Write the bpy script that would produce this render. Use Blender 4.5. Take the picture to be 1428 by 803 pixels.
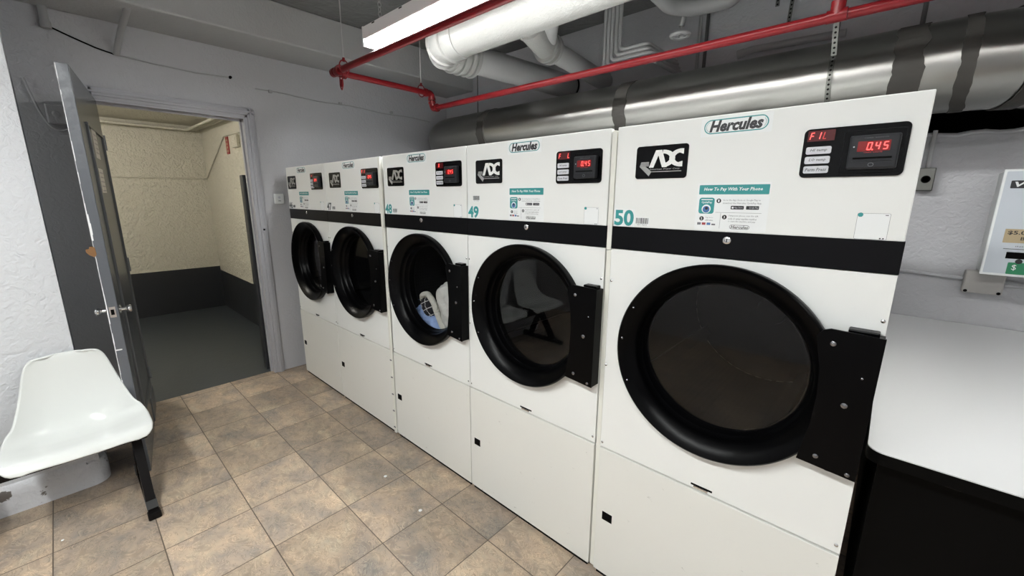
import bpy, bmesh, math, random
from mathutils import Vector, Matrix, noise
R = math.radians
random.seed(7)
scene = bpy.context.scene
for o in list(bpy.data.objects): bpy.data.objects.remove(o)

# ------------------------------------------------------------------ camera
cam_data = bpy.data.cameras.new('camera')
cam = bpy.data.objects.new('camera', cam_data)
scene.collection.objects.link(cam)
cam_data.sensor_width = 36.0
cam_data.lens = 572.97 / 1428 * 36.0
cam_data.clip_start = 0.02
cr = Vector((0.7361528, 0.676795, 0.0052515))
cd = Vector((0.14800537, -0.15340504, -0.97701653))
cf = Vector((-0.6604343, 0.72001071, -0.21309884))
m3 = Matrix((cr, -cd, -cf)).transposed()
cam.matrix_world = Matrix.Translation((3.97044, -1.39093, 1.64017)) @ m3.to_4x4()
scene.camera = cam
# ------------------------------------------------------------------ world, view
world = bpy.data.worlds.new('world'); scene.world = world
world.use_nodes = True
world.node_tree.nodes['Background'].inputs[0].default_value = (0.6, 0.65, 0.75, 1)
world.node_tree.nodes['Background'].inputs[1].default_value = 0.02
scene.view_settings.view_transform = 'Standard'
scene.view_settings.look = 'None'
scene.view_settings.gamma = 1.0
scene.view_settings.exposure = 1.2
scene.view_settings.use_curve_mapping = False
TUBE_POWER = 24.0        # emission of the fluorescent lenses
ROOM2_POWER = 75.0
AISLE_POWER = 50.0
ceiling_z = 3.08

# ------------------------------------------------------------------ helpers
def new_mat(name, col, rough=0.5, metal=0.0, spec=0.5, emit=None, es=0.0):
    m = bpy.data.materials.new(name); m.use_nodes = True
    b = m.node_tree.nodes['Principled BSDF']
    b.inputs['Base Color'].default_value = (*col, 1)
    b.inputs['Roughness'].default_value = rough
    b.inputs['Metallic'].default_value = metal
    b.inputs['Specular IOR Level'].default_value = spec
    if emit:
        b.inputs['Emission Color'].default_value = (*emit, 1)
        b.inputs['Emission Strength'].default_value = es
    return m

def bump(m, scale, strength, detail=4, dist=0.01, second=None):
    nt = m.node_tree; b = nt.nodes['Principled BSDF']
    tc = nt.nodes.new('ShaderNodeTexCoord')
    n = nt.nodes.new('ShaderNodeTexNoise'); n.inputs['Scale'].default_value = scale
    n.inputs['Detail'].default_value = detail
    nt.links.new(tc.outputs['Object'], n.inputs['Vector'])
    h = n.outputs['Fac']
    if second:
        n2 = nt.nodes.new('ShaderNodeTexNoise'); n2.inputs['Scale'].default_value = second
        n2.inputs['Distortion'].default_value = 1.2
        nt.links.new(tc.outputs['Object'], n2.inputs['Vector'])
        ad = nt.nodes.new('ShaderNodeMath'); ad.operation = 'ADD'
        nt.links.new(h, ad.inputs[0]); nt.links.new(n2.outputs['Fac'], ad.inputs[1]); h = ad.outputs[0]
    bp = nt.nodes.new('ShaderNodeBump'); bp.inputs['Strength'].default_value = strength
    bp.inputs['Distance'].default_value = dist
    nt.links.new(h, bp.inputs['Height']); nt.links.new(bp.outputs[0], b.inputs['Normal'])
    return m

def mottle(m, c2, scale, lo=0.45, hi=0.6, detail=5, vec='Object', stretch=None):
    """mix the base colour with a second colour by thresholded noise (paint wear, dirt)"""
    nt = m.node_tree; b = nt.nodes['Principled BSDF']
    c1 = tuple(b.inputs['Base Color'].default_value)
    tc = nt.nodes.new('ShaderNodeTexCoord')
    n = nt.nodes.new('ShaderNodeTexNoise'); n.inputs['Scale'].default_value = scale
    n.inputs['Detail'].default_value = detail; n.inputs['Roughness'].default_value = 0.65
    if stretch:
        mp = nt.nodes.new('ShaderNodeMapping'); mp.inputs['Scale'].default_value = stretch
        nt.links.new(tc.outputs[vec], mp.inputs[0]); nt.links.new(mp.outputs[0], n.inputs['Vector'])
    else:
        nt.links.new(tc.outputs[vec], n.inputs['Vector'])
    r = nt.nodes.new('ShaderNodeValToRGB')
    r.color_ramp.elements[0].position = lo; r.color_ramp.elements[1].position = hi
    r.color_ramp.elements[0].color = c1; r.color_ramp.elements[1].color = (*c2, 1)
    nt.links.new(n.outputs['Fac'], r.inputs[0]); nt.links.new(r.outputs[0], b.inputs['Base Color'])
    return m

class MB:
    """collects faces with materials, builds one mesh object"""
    def __init__(self): self.v = []; self.f = []; self.m = []; self.mats = []
    def mi(self, mat):
        if mat not in self.mats: self.mats.append(mat)
        return self.mats.index(mat)
    def add(self, vs, fs, mat):
        k = len(self.v); i = self.mi(mat)
        self.v += [tuple(p) for p in vs]
        for f in fs: self.f.append(tuple(k + a for a in f)); self.m.append(i)
    def box(self, x0, x1, y0, y1, z0, z1, mat):
        vs = [(x, y, z) for x in (x0, x1) for y in (y0, y1) for z in (z0, z1)]
        self.add(vs, [(0,1,3,2),(4,6,7,5),(0,4,5,1),(2,3,7,6),(0,2,6,4),(1,5,7,3)], mat); return self
    def bbox(self, x0, x1, y0, y1, z0, z1, mat, bev=0.004, seg=2):
        bm = bmesh.new(); bmesh.ops.create_cube(bm, size=1)
        for v in bm.verts: v.co = Vector(((x0+x1)/2+v.co.x*(x1-x0), (y0+y1)/2+v.co.y*(y1-y0), (z0+z1)/2+v.co.z*(z1-z0)))
        bmesh.ops.bevel(bm, geom=bm.edges[:], offset=bev, segments=seg, affect='EDGES', profile=0.5)
        self.addbm(bm, mat); return self
    def addbm(self, bm, mat):
        bm.verts.index_update()
        self.add([v.co.copy() for v in bm.verts], [tuple(v.index for v in f.verts) for f in bm.faces], mat); bm.free()
    def rect(self, x0, x1, z0, z1, y, t, mat, r=0.0, seg=5, sh=0.0):
        """plate facing -y with rounded corners, front at y, thickness t backwards, sh = shear of top edge in x"""
        pts = []
        if r <= 0: pts = [(x0,z0),(x1,z0),(x1,z1),(x0,z1)]
        else:
            for cx, cz, a0 in ((x1-r,z0+r,-90),(x1-r,z1-r,0),(x0+r,z1-r,90),(x0+r,z0+r,180)):
                for i in range(seg+1):
                    a = R(a0 + 90*i/seg); pts.append((cx+r*math.cos(a), cz+r*math.sin(a)))
        pts = [(x + sh*(z-z0)/(z1-z0), z) for x, z in pts]
        self.prism(pts, y, t, mat); return self
    def prism(self, pts, y, t, mat):
        """pts (x,z) counter-clockwise seen from -y"""
        n = len(pts)
        vs = [(x, y, z) for x, z in pts] + [(x, y+t, z) for x, z in pts]
        fs = [tuple(range(n)), tuple(range(2*n-1, n-1, -1))] + [(i, i+n, (i+1)%n+n, (i+1)%n) for i in range(n)]
        self.add(vs, fs, mat); return self
    def disc(self, cx, cz, r, y, t, mat, n=24):
        return self.prism([(cx+r*math.cos(2*math.pi*i/n), cz+r*math.sin(2*math.pi*i/n)) for i in range(n)], y, t, mat)
    def ringplate(self, x0, x1, z0, z1, w, y, t, mat, r=None, seg=8):
        r = r or min(x1-x0, z1-z0)/2 - 1e-5
        def loop(d):
            out = []
            for cx, cz, a0 in ((x1-r,z0+r,-90),(x1-r,z1-r,0),(x0+r,z1-r,90),(x0+r,z0+r,180)):
                for i in range(seg+1):
                    a = R(a0+90*i/seg); out.append((cx+(r-d)*math.cos(a), cz+(r-d)*math.sin(a)))
            return out
        a, b = loop(0), loop(w); n = len(a)
        vs = [(x,y,z) for x,z in a]+[(x,y,z) for x,z in b]+[(x,y+t,z) for x,z in a]
        fs = [(i,(i+1)%n,(i+1)%n+n,i+n) for i in range(n)] + [(i,i+2*n,(i+1)%n+2*n,(i+1)%n) for i in range(n)]
        self.add(vs, fs, mat); return self
    def tube(self, path, r, mat, n=14, cap=True, rs=None, twist=None):
        P = [Vector(p) for p in path]; k = len(P)
        T = []
        for i in range(k):
            a = P[max(i-1,0)]; b = P[min(i+1,k-1)]; T.append((b-a).normalized())
        ref = Vector((0,0,1)) if abs(T[0].z) < 0.9 else Vector((0,1,0))
        u = T[0].cross(ref).normalized(); vs = []
        for i in range(k):
            u = (u - T[i]*u.dot(T[i])).normalized(); w = T[i].cross(u)
            rr = rs[i] if rs else r
            for j in range(n):
                a = 2*math.pi*j/n; vs.append(P[i] + u*rr*math.cos(a) + w*rr*math.sin(a))
        fs = [(i*n+j, i*n+(j+1)%n, (i+1)*n+(j+1)%n, (i+1)*n+j) for i in range(k-1) for j in range(n)]
        if cap: fs += [tuple(range(n-1,-1,-1)), tuple((k-1)*n+j for j in range(n))]
        self.add(vs, fs, mat); return self
    def lathe(self, c, axis, prof, mat, n=48, close=False):
        """prof = [(radius, distance along axis)]"""
        c = Vector(c); ax = Vector(axis).normalized()
        u = ax.cross(Vector((0,0,1)) if abs(ax.z) < .9 else Vector((1,0,0))).normalized(); w = ax.cross(u)
        vs = []
        for r, d in prof:
            for j in range(n):
                a = 2*math.pi*j/n; vs.append(c + ax*d + (u*math.cos(a)+w*math.sin(a))*max(r,1e-5))
        k = len(prof)
        fs = [(i*n+j, i*n+(j+1)%n, (i+1)*n+(j+1)%n, (i+1)*n+j) for i in range(k-1) for j in range(n)]
        self.add(vs, fs, mat); return self
    def bar(self, a, b, w, h, mat, up=(0,0,1)):
        """rectangular bar from a to b, w across, h in the 'up' direction"""
        a, b = Vector(a), Vector(b); t = (b-a).normalized(); s = t.cross(Vector(up)).normalized(); q = s.cross(t)
        vs = [p + s*i*w/2 + q*j*h/2 for p in (a,b) for i, j in ((-1,-1),(1,-1),(1,1),(-1,1))]
        self.add(vs, [(3,2,1,0),(4,5,6,7),(0,1,5,4),(1,2,6,5),(2,3,7,6),(3,0,4,7)], mat); return self
    def text(self, s, x0, x1, z0, z1, y, mat, shear=0.0, bold=0.0, res=2, fit=True, side='-y'):
        c = bpy.data.curves.new('t', 'FONT'); c.body = s; c.size = 1; c.shear = shear; c.offset = bold
        c.resolution_u = res; c.extrude = 0
        o = bpy.data.objects.new('t', c); scene.collection.objects.link(o)
        dg = bpy.context.evaluated_depsgraph_get()
        me = bpy.data.meshes.new_from_object(o.evaluated_get(dg))
        vs = [v.co.copy() for v in me.vertices]; fs = [tuple(p.vertices) for p in me.polygons]
        bpy.data.objects.remove(o); bpy.data.curves.remove(c); bpy.data.meshes.remove(me)
        if not vs: return self
        ax = min(v.x for v in vs); bx = max(v.x for v in vs); az = min(v.y for v in vs); bz = max(v.y for v in vs)
        out = []
        for v in vs:
            X = x0 + (v.x-ax)/(bx-ax)*(x1-x0); Z = z0 + (v.y-az)/(bz-az)*(z1-z0)
            out.append((X, y, Z) if side == '-y' else (y, X, Z))
        self.add(out, fs, mat); return self
    def build(self, name, parent=None, smooth=False, auto=None):
        me = bpy.data.meshes.new(name); me.from_pydata(self.v, [], self.f); me.update()
        for m in self.mats: me.materials.append(m)
        for p, i in zip(me.polygons, self.m): p.material_index = i
        bm = bmesh.new(); bm.from_mesh(me); bmesh.ops.recalc_face_normals(bm, faces=bm.faces[:])
        if smooth or auto:
            lim = R(auto or 35)
            for f in bm.faces: f.smooth = True
            for e in bm.edges:
                if len(e.link_faces) == 2 and e.calc_face_angle(0) > lim: e.smooth = False
                elif len(e.link_faces) != 2: e.smooth = False
        bm.to_mesh(me); bm.free()
        o = bpy.data.objects.new(name, me); scene.collection.objects.link(o)
        if parent: o.parent = parent; o.matrix_parent_inverse = parent.matrix_world.inverted() if False else Matrix.Identity(4)
        return o

def thing(name, label, cat, loc=(0,0,0), group=None):
    o = bpy.data.objects.new(name, None); scene.collection.objects.link(o); o.location = loc
    o.empty_display_size = 0.1
    return tag(o, label, cat, group)
def tag(o, label, cat, group=None, kind=None):
    o['label'] = label; o['category'] = cat
    if group: o['group'] = group
    if kind: o['kind'] = kind
    return o
def struct(o): o['kind'] = 'structure'; return o

def arc(c, r, a0, a1, u, w, n=8):
    c, u, w = Vector(c), Vector(u), Vector(w)
    return [c + (u*math.cos(a0+(a1-a0)*i/n) + w*math.sin(a0+(a1-a0)*i/n))*r for i in range(n+1)]
def fillet(pts, r, n=6):
    """polyline with rounded corners"""
    P = [Vector(p) for p in pts]; out = [P[0]]
    for i in range(1, len(P)-1):
        a = (P[i-1]-P[i]).normalized(); b = (P[i+1]-P[i]).normalized()
        s, e = P[i]+a*r, P[i]+b*r
        for k in range(n+1):
            t = k/n; out.append(s*(1-t)**2 + P[i]*2*t*(1-t) + e*t*t)
    out.append(P[-1]); return out

# ------------------------------------------------------------------ materials
def plaster(name, col, strength=0.5, dist=0.01, sc=9, sc2=38):
    m = new_mat(name, col, 0.55); bump(m, sc, strength, 6, dist, sc2); return m
M_wall_white = plaster('white_paint_rough', (0.56,0.57,0.59), 0.7, 0.010, 9, 30)
M_wall_grey = plaster('pale_grey_paint', (0.48,0.48,0.50), 0.55, 0.008, 8, 30)
M_wall_left = plaster('grey_paint_blue', (0.45,0.455,0.465), 0.5, 0.006, 6, 30)
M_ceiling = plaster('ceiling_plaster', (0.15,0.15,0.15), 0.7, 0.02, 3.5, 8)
M_beam = plaster('beam_plaster', (0.40,0.40,0.40), 0.5, 0.006, 5, 30)
M_trim = new_mat('door_frame_paint', (0.42,0.42,0.45), 0.35); bump(M_trim, 30, 0.15, 3, 0.003)
M_door = new_mat('door_grey_paint', (0.10,0.107,0.12), 0.32); bump(M_door, 22, 0.6, 5, 0.006)
M_doorface = new_mat('door_face_paint', (0.085,0.09,0.095), 0.25); bump(M_doorface, 30, 0.2, 3, 0.003)
M_chip = new_mat('chipped_white_paint', (0.75,0.75,0.75), 0.5)
M_brown = new_mat('brown_filler', (0.20,0.095,0.03), 0.6)
M_beige = plaster('cream_paint_rough', (0.60,0.575,0.485), 1.0, 0.022, 7, 22)
M_dado = plaster('dark_grey_dado', (0.022,0.024,0.028), 0.3, 0.006, 8, 24); M_dado.node_tree.nodes['Principled BSDF'].inputs['Roughness'].default_value = 0.35
M_floor2 = new_mat('grey_painted_floor', (0.048,0.056,0.063), 0.35); bump(M_floor2, 9, 0.25, 5, 0.004, 30)
M_dryer = new_mat('dryer_white_enamel', (0.78,0.79,0.77), 0.28)
M_lower = new_mat('dryer_lower_enamel', (0.73,0.73,0.69), 0.30); 
M_edge = new_mat('dryer_cream_edge', (0.60,0.59,0.50), 0.4)
M_black = new_mat('black_powder_coat', (0.0012,0.0012,0.0015), 0.28, spec=0.08)
M_band = new_mat('black_trim_vinyl', (0.003,0.003,0.004), 0.35, spec=0.12)
M_blackgloss = new_mat('black_gloss_plastic', (0.002,0.002,0.0025), 0.18, spec=0.15)
M_chrome = new_mat('chrome', (0.75,0.75,0.75), 0.18, 1.0)
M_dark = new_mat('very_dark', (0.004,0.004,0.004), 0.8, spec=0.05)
M_teal = new_mat('teal_print', (0.03,0.27,0.27), 0.4)
M_sticker = new_mat('sticker_white', (0.80,0.82,0.82), 0.3)
M_ink = new_mat('black_ink', (0.012,0.012,0.015), 0.4)
M_greyink = new_mat('grey_ink', (0.13,0.13,0.145), 0.5)
M_logo = new_mat('logo_silver', (0.80,0.80,0.78), 0.4)
M_logodim = new_mat('logo_dull_silver', (0.30,0.29,0.27), 0.4)
M_logogrey = new_mat('logo_grey', (0.32,0.32,0.32), 0.4)
M_btn = new_mat('button_grey_white', (0.62,0.63,0.67), 0.35)
M_reader = new_mat('card_reader_plastic', (0.018,0.019,0.022), 0.35, spec=.25)
M_redwin = new_mat('red_window', (0.04,0.002,0.003), 0.2, emit=(1,0.02,0.03), es=0.015)
M_redwin2 = new_mat('red_window_lit', (0.10,0.004,0.005), 0.2, emit=(1,0.02,0.015), es=0.05)
M_led = new_mat('red_led', (1,0.1,0.1), 0.4, emit=(1,0.06,0.05), es=0.9)
M_leddim = new_mat('red_led_dim', (0.5,0.02,0.02), 0.4, emit=(1,0.05,0.04), es=0.12)
M_blue = new_mat('badge_blue', (0.06,0.15,0.35), 0.4)
M_redp = new_mat('badge_red', (0.35,0.05,0.06), 0.4)
M_redpipe = new_mat('red_pipe_paint', (0.115,0.005,0.007), 0.30, spec=.2); bump(M_redpipe, 60, 0.2, 3, 0.002)
M_whitepipe = new_mat('white_painted_pipe', (0.26,0.26,0.25), 0.38); bump(M_whitepipe, 40, 0.5, 4, 0.004, 90)
M_greypipe = new_mat('grey_painted_pipe', (0.34,0.34,0.34), 0.45); bump(M_greypipe, 30, 0.3, 4, 0.004)
M_rod = new_mat('painted_rod', (0.5,0.5,0.5), 0.5)
M_darkrod = new_mat('dark_rod', (0.10,0.10,0.10), 0.5)
M_galv = new_mat('galvanised_steel', (0.28,0.275,0.262), 0.30, 1.0)
M_strap = new_mat('perforated_strap_steel', (0.15,0.15,0.14), 0.45, 0.9)
M_mastic = new_mat('grey_duct_sealant', (0.045,0.042,0.038), 0.65, spec=.2); bump(M_mastic, 40, 0.4, 3, 0.004)
M_table = new_mat('white_laminate', (0.70,0.70,0.70), 0.32)
M_tabledge = new_mat('black_laminate_edge', (0.002,0.002,0.002), 0.4, spec=0.06)
M_seat = new_mat('white_moulded_plastic', (0.66,0.675,0.655), 0.16)
M_legblack = new_mat('black_enamel_steel', (0.006,0.005,0.005), 0.25, spec=.15)
M_legshoe = new_mat('dark_grey_shoe', (0.05,0.05,0.05), 0.3)
M_machine = new_mat('card_machine_enamel', (0.55,0.59,0.64), 0.35)
M_machineside = new_mat('card_machine_side', (0.55,0.56,0.56), 0.4)
M_tan = new_mat('tan_label', (0.42,0.33,0.20), 0.5)
M_green = new_mat('green_label', (0.02,0.22,0.10), 0.4)
M_lamp = new_mat('fixture_white', (0.9,0.9,0.9), 0.4)
M_lens = new_mat('lit_lens', (1,1,1), 0.4, emit=(0.98,1.0,0.985), es=TUBE_POWER)
M_lens2 = new_mat('lit_lens_bright', (1,1,1), 0.4, emit=(0.975,1.0,0.985), es=AISLE_POWER)
M_lens3 = new_mat('lit_lens_soft', (1,1,1), 0.4, emit=(0.98,1.0,0.985), es=14.0)
M_warm = new_mat('lit_warm_globe', (1,1,1), 0.4, emit=(1.0,0.96,0.90), es=ROOM2_POWER)
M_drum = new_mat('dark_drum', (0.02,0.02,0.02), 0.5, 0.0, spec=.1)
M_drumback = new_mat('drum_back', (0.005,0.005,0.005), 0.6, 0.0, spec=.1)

# scuffs low on the lower panels (dirt with a shape of its own)
def scuffs(m):
    nt = m.node_tree; b = nt.nodes['Principled BSDF']; c1 = tuple(b.inputs['Base Color'].default_value)
    tc = nt.nodes.new('ShaderNodeTexCoord')
    mp = nt.nodes.new('ShaderNodeMapping'); mp.inputs['Scale'].default_value = (6, 1, 11); mp.inputs['Rotation'].default_value = (0, 0.35, 0)
    n = nt.nodes.new('ShaderNodeTexNoise'); n.inputs['Scale'].default_value = 2.6; n.inputs['Detail'].default_value = 9; n.inputs['Roughness'].default_value = .75
    nt.links.new(tc.outputs['Object'], mp.inputs[0]); nt.links.new(mp.outputs[0], n.inputs['Vector'])
    r = nt.nodes.new('ShaderNodeValToRGB'); e = r.color_ramp.elements
    e[0].position = .635; e[0].color = c1; e[1].position = .70; e[1].color = (0.33,0.32,0.29,1)
    nt.links.new(n.outputs['Fac'], r.inputs[0]); nt.links.new(r.outputs[0], b.inputs['Base Color'])
scuffs(M_lower)

def duct_mat():
    m = M_galv; nt = m.node_tree; b = nt.nodes['Principled BSDF']
    tc = nt.nodes.new('ShaderNodeTexCoord')
    mp = nt.nodes.new('ShaderNodeMapping'); mp.inputs['Scale'].default_value = (0.8, 6, 6)
    n = nt.nodes.new('ShaderNodeTexNoise'); n.inputs['Scale'].default_value = 2.2; n.inputs['Detail'].default_value = 6
    nt.links.new(tc.outputs['Object'], mp.inputs[0]); nt.links.new(mp.outputs[0], n.inputs['Vector'])
    r = nt.nodes.new('ShaderNodeMapRange'); r.inputs['To Min'].default_value = .26; r.inputs['To Max'].default_value = .38
    nt.links.new(n.outputs['Fac'], r.inputs['Value']); nt.links.new(r.outputs[0], b.inputs['Roughness'])
    n2 = nt.nodes.new('ShaderNodeTexNoise'); n2.inputs['Scale'].default_value = 5
    nt.links.new(tc.outputs['Object'], n2.inputs['Vector'])
    bp = nt.nodes.new('ShaderNodeBump'); bp.inputs['Strength'].default_value = .25; bp.inputs['Distance'].default_value = .01
    nt.links.new(n2.outputs['Fac'], bp.inputs['Height']); nt.links.new(bp.outputs[0], b.inputs['Normal'])
duct_mat()

def drum_mat():
    m = M_drum; nt = m.node_tree; b = nt.nodes['Principled BSDF']
    tc = nt.nodes.new('ShaderNodeTexCoord'); sx = nt.nodes.new('ShaderNodeSeparateXYZ'); nt.links.new(tc.outputs['UV'], sx.inputs[0])
    def mth(op, a, bb=None):
        n = nt.nodes.new('ShaderNodeMath'); n.operation = op
        for i, q in enumerate((a, bb)):
            if q is None: continue
            if isinstance(q, (int, float)): n.inputs[i].default_value = q
            else: nt.links.new(q, n.inputs[i])
        return n.outputs[0]
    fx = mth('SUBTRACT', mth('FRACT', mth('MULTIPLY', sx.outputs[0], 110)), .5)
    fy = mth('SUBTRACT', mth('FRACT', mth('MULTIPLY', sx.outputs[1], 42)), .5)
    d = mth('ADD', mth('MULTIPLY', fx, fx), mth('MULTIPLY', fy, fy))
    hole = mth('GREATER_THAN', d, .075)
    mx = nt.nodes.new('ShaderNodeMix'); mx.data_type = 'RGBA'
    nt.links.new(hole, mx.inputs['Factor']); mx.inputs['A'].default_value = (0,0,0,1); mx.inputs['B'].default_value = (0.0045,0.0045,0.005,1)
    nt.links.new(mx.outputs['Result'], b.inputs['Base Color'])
drum_mat()

def glass_mat():
    m = bpy.data.materials.new('dark_door_glass'); m.use_nodes = True; nt = m.node_tree
    for n in list(nt.nodes):
        if n.type != 'OUTPUT_MATERIAL': nt.nodes.remove(n)
    out = nt.nodes['Material Output']
    tr = nt.nodes.new('ShaderNodeBsdfTransparent'); tr.inputs[0].default_value = (0.86,0.86,0.88,1)
    gl = nt.nodes.new('ShaderNodeBsdfGlossy'); gl.inputs['Roughness'].default_value = 0.02; gl.inputs[0].default_value = (1,1,1,1)
    fr = nt.nodes.new('ShaderNodeFresnel'); ge = nt.nodes.new('ShaderNodeNewGeometry')
    io = nt.nodes.new('ShaderNodeMapRange'); io.inputs['To Min'].default_value = 1.5; io.inputs['To Max'].default_value = 1/1.5
    nt.links.new(ge.outputs['Backfacing'], io.inputs['Value']); nt.links.new(io.outputs[0], fr.inputs[0])
    mu = nt.nodes.new('ShaderNodeMath'); mu.operation = 'MULTIPLY'; mu.inputs[1].default_value = 0.72
    mx = nt.nodes.new('ShaderNodeMixShader')
    nt.links.new(fr.outputs[0], mu.inputs[0]); nt.links.new(mu.outputs[0], mx.inputs[0])
    nt.links.new(tr.outputs[0], mx.inputs[1]); nt.links.new(gl.outputs[0], mx.inputs[2])
    nt.links.new(mx.outputs[0], out.inputs[0]); return m
M_glass = glass_mat()

def floor_mat():
    m = bpy.data.materials.new('slate_look_tiles'); m.use_nodes = True; nt = m.node_tree; b = nt.nodes['Principled BSDF']
    L = nt.links.new
    geo = nt.nodes.new('ShaderNodeNewGeometry')
    mp = nt.nodes.new('ShaderNodeMapping'); mp.inputs['Location'].default_value = (-1.2910+0.36072*20, 0.2085+0.36072*20, 0)
    L(geo.outputs['Position'], mp.inputs[0])
    sc = nt.nodes.new('ShaderNodeVectorMath'); sc.operation = 'SCALE'; sc.inputs['Scale'].default_value = 1/0.36072
    L(mp.outputs[0], sc.inputs[0])
    fl = nt.nodes.new('ShaderNodeVectorMath'); fl.operation = 'FLOOR'; L(sc.outputs[0], fl.inputs[0])
    fr = nt.nodes.new('ShaderNodeVectorMath'); fr.operation = 'FRACTION'; L(sc.outputs[0], fr.inputs[0])
    wn = nt.nodes.new('ShaderNodeTexWhiteNoise'); wn.noise_dimensions = '2D'; L(fl.outputs[0], wn.inputs['Vector'])
    off = nt.nodes.new('ShaderNodeVectorMath'); off.operation = 'SCALE'; off.inputs['Scale'].default_value = 13.0
    L(wn.outputs['Color'], off.inputs[0])
    ad = nt.nodes.new('ShaderNodeVectorMath'); ad.operation = 'ADD'; L(sc.outputs[0], ad.inputs[0]); L(off.outputs[0], ad.inputs[1])
    st = nt.nodes.new('ShaderNodeMapping'); st.inputs['Scale'].default_value = (1.0, 1.35, 1); L(ad.outputs[0], st.inputs[0])
    n1 = nt.nodes.new('ShaderNodeTexNoise'); n1.inputs['Scale'].default_value = 1.3; n1.inputs['Detail'].default_value = 6; n1.inputs['Roughness'].default_value = .62; n1.inputs['Distortion'].default_value = .45
    L(st.outputs[0], n1.inputs['Vector'])
    n2 = nt.nodes.new('ShaderNodeTexNoise'); n2.inputs['Scale'].default_value = 2.9; n2.inputs['Detail'].default_value = 8; n2.inputs['Roughness'].default_value = .68; n2.inputs['Distortion'].default_value = .7
    L(st.outputs[0], n2.inputs['Vector'])
    r1 = nt.nodes.new('ShaderNodeValToRGB'); e = r1.color_ramp.elements
    e[0].position = .30; e[0].color = (0.27,0.245,0.215,1); e[1].position = .72; e[1].color = (0.55,0.47,0.36,1)
    for p, c in ((.42,(0.35,0.29,0.235,1)), (.54,(0.43,0.345,0.26,1)), (.62,(0.48,0.39,0.29,1))):
        x = e.new(p); x.color = c
    L(n1.outputs['Fac'], r1.inputs[0])
    r2 = nt.nodes.new('ShaderNodeValToRGB'); e = r2.color_ramp.elements
    e[0].position = .40; e[0].color = (0,0,0,1); e[1].position = .62; e[1].color = (1,1,1,1)
    L(n2.outputs['Fac'], r2.inputs[0])
    mx = nt.nodes.new('ShaderNodeMix'); mx.data_type = 'RGBA'; mx.blend_type = 'MULTIPLY'; mx.inputs['Factor'].default_value = .55
    L(r1.outputs[0], mx.inputs['A']); 
    r3 = nt.nodes.new('ShaderNodeValToRGB'); e = r3.color_ramp.elements
    e[0].position = .35; e[0].color = (0.62,0.66,0.70,1); e[1].position = .60; e[1].color = (1.12,1.02,0.95,1)
    L(n2.outputs['Fac'], r3.inputs[0]); L(r3.outputs[0], mx.inputs['B'])
    n3 = nt.nodes.new('ShaderNodeTexNoise'); n3.inputs['Scale'].default_value = 3.2; n3.inputs['Detail'].default_value = 10; n3.inputs['Roughness'].default_value = .6; n3.inputs['Distortion'].default_value = 2.2
    L(st.outputs[0], n3.inputs['Vector'])
    r4 = nt.nodes.new('ShaderNodeValToRGB'); e = r4.color_ramp.elements
    e[0].position = .40; e[0].color = (0.80,0.80,0.80,1); e[1].position = .62; e[1].color = (1,1,1,1)
    for p, c in ((.475,(1.0,1.0,1.0,1)), (.495,(1.35,1.33,1.28,1)), (.512,(0.60,0.60,0.60,1)), (.54,(1,1,1,1))):
        x = e.new(p); x.color = c
    L(n3.outputs['Fac'], r4.inputs[0])
    m4 = nt.nodes.new('ShaderNodeMix'); m4.data_type = 'RGBA'; m4.blend_type = 'MULTIPLY'; m4.inputs['Factor'].default_value = 1.0
    L(mx.outputs['Result'], m4.inputs['A']); L(r4.outputs[0], m4.inputs['B']); mx = m4
    # per tile value
    hv = nt.nodes.new('ShaderNodeHueSaturation'); L(mx.outputs['Result'], hv.inputs['Color'])
    mr = nt.nodes.new('ShaderNodeMapRange'); mr.inputs['To Min'].default_value = .86; mr.inputs['To Max'].default_value = 1.14
    L(wn.outputs['Value'], mr.inputs['Value']); L(mr.outputs[0], hv.inputs['Value'])
    # grout
    sx = nt.nodes.new('ShaderNodeSeparateXYZ'); L(fr.outputs[0], sx.inputs[0])
    def mth(op, a, bb=None):
        n = nt.nodes.new('ShaderNodeMath'); n.operation = op
        for i, q in enumerate((a, bb)):
            if q is None: continue
            if isinstance(q, (int, float)): n.inputs[i].default_value = q
            else: L(q, n.inputs[i])
        return n.outputs[0]
    ex = mth('MINIMUM', sx.outputs[0], mth('SUBTRACT', 1.0, sx.outputs[0]))
    ey = mth('MINIMUM', sx.outputs[1], mth('SUBTRACT', 1.0, sx.outputs[1]))
    d = mth('MINIMUM', ex, ey)
    g = mth('LESS_THAN', d, 0.0065)
    mg = nt.nodes.new('ShaderNodeMix'); mg.data_type = 'RGBA'; L(g, mg.inputs['Factor']); L(hv.outputs[0], mg.inputs['A']); mg.inputs['B'].default_value = (0.10,0.075,0.055,1)
    L(mg.outputs['Result'], b.inputs['Base Color'])
    b.inputs['Roughness'].default_value = .42
    hh = mth('ADD', mth('MULTIPLY', n2.outputs['Fac'], .6), mth('MINIMUM', mth('MULTIPLY', d, 30), 1.0))
    bp = nt.nodes.new('ShaderNodeBump'); bp.inputs['Strength'].default_value = .35; bp.inputs['Distance'].default_value = .003
    L(hh, bp.inputs['Height']); L(bp.outputs[0], b.inputs['Normal'])
    return m
M_floor = floor_mat()

# ------------------------------------------------------------------ room shell
X1 = 6.3; Y0 = -3.4; YB = 1.95; XW = -0.18
struct(MB().box(-0.24, X1, Y0, YB, -0.06, 0, M_floor).build('floor'))
# ceiling with a swirled plaster surface
struct(MB().box(XW, X1, Y0, YB, ceiling_z, ceiling_z+.1, M_ceiling).build('ceiling'))
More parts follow.
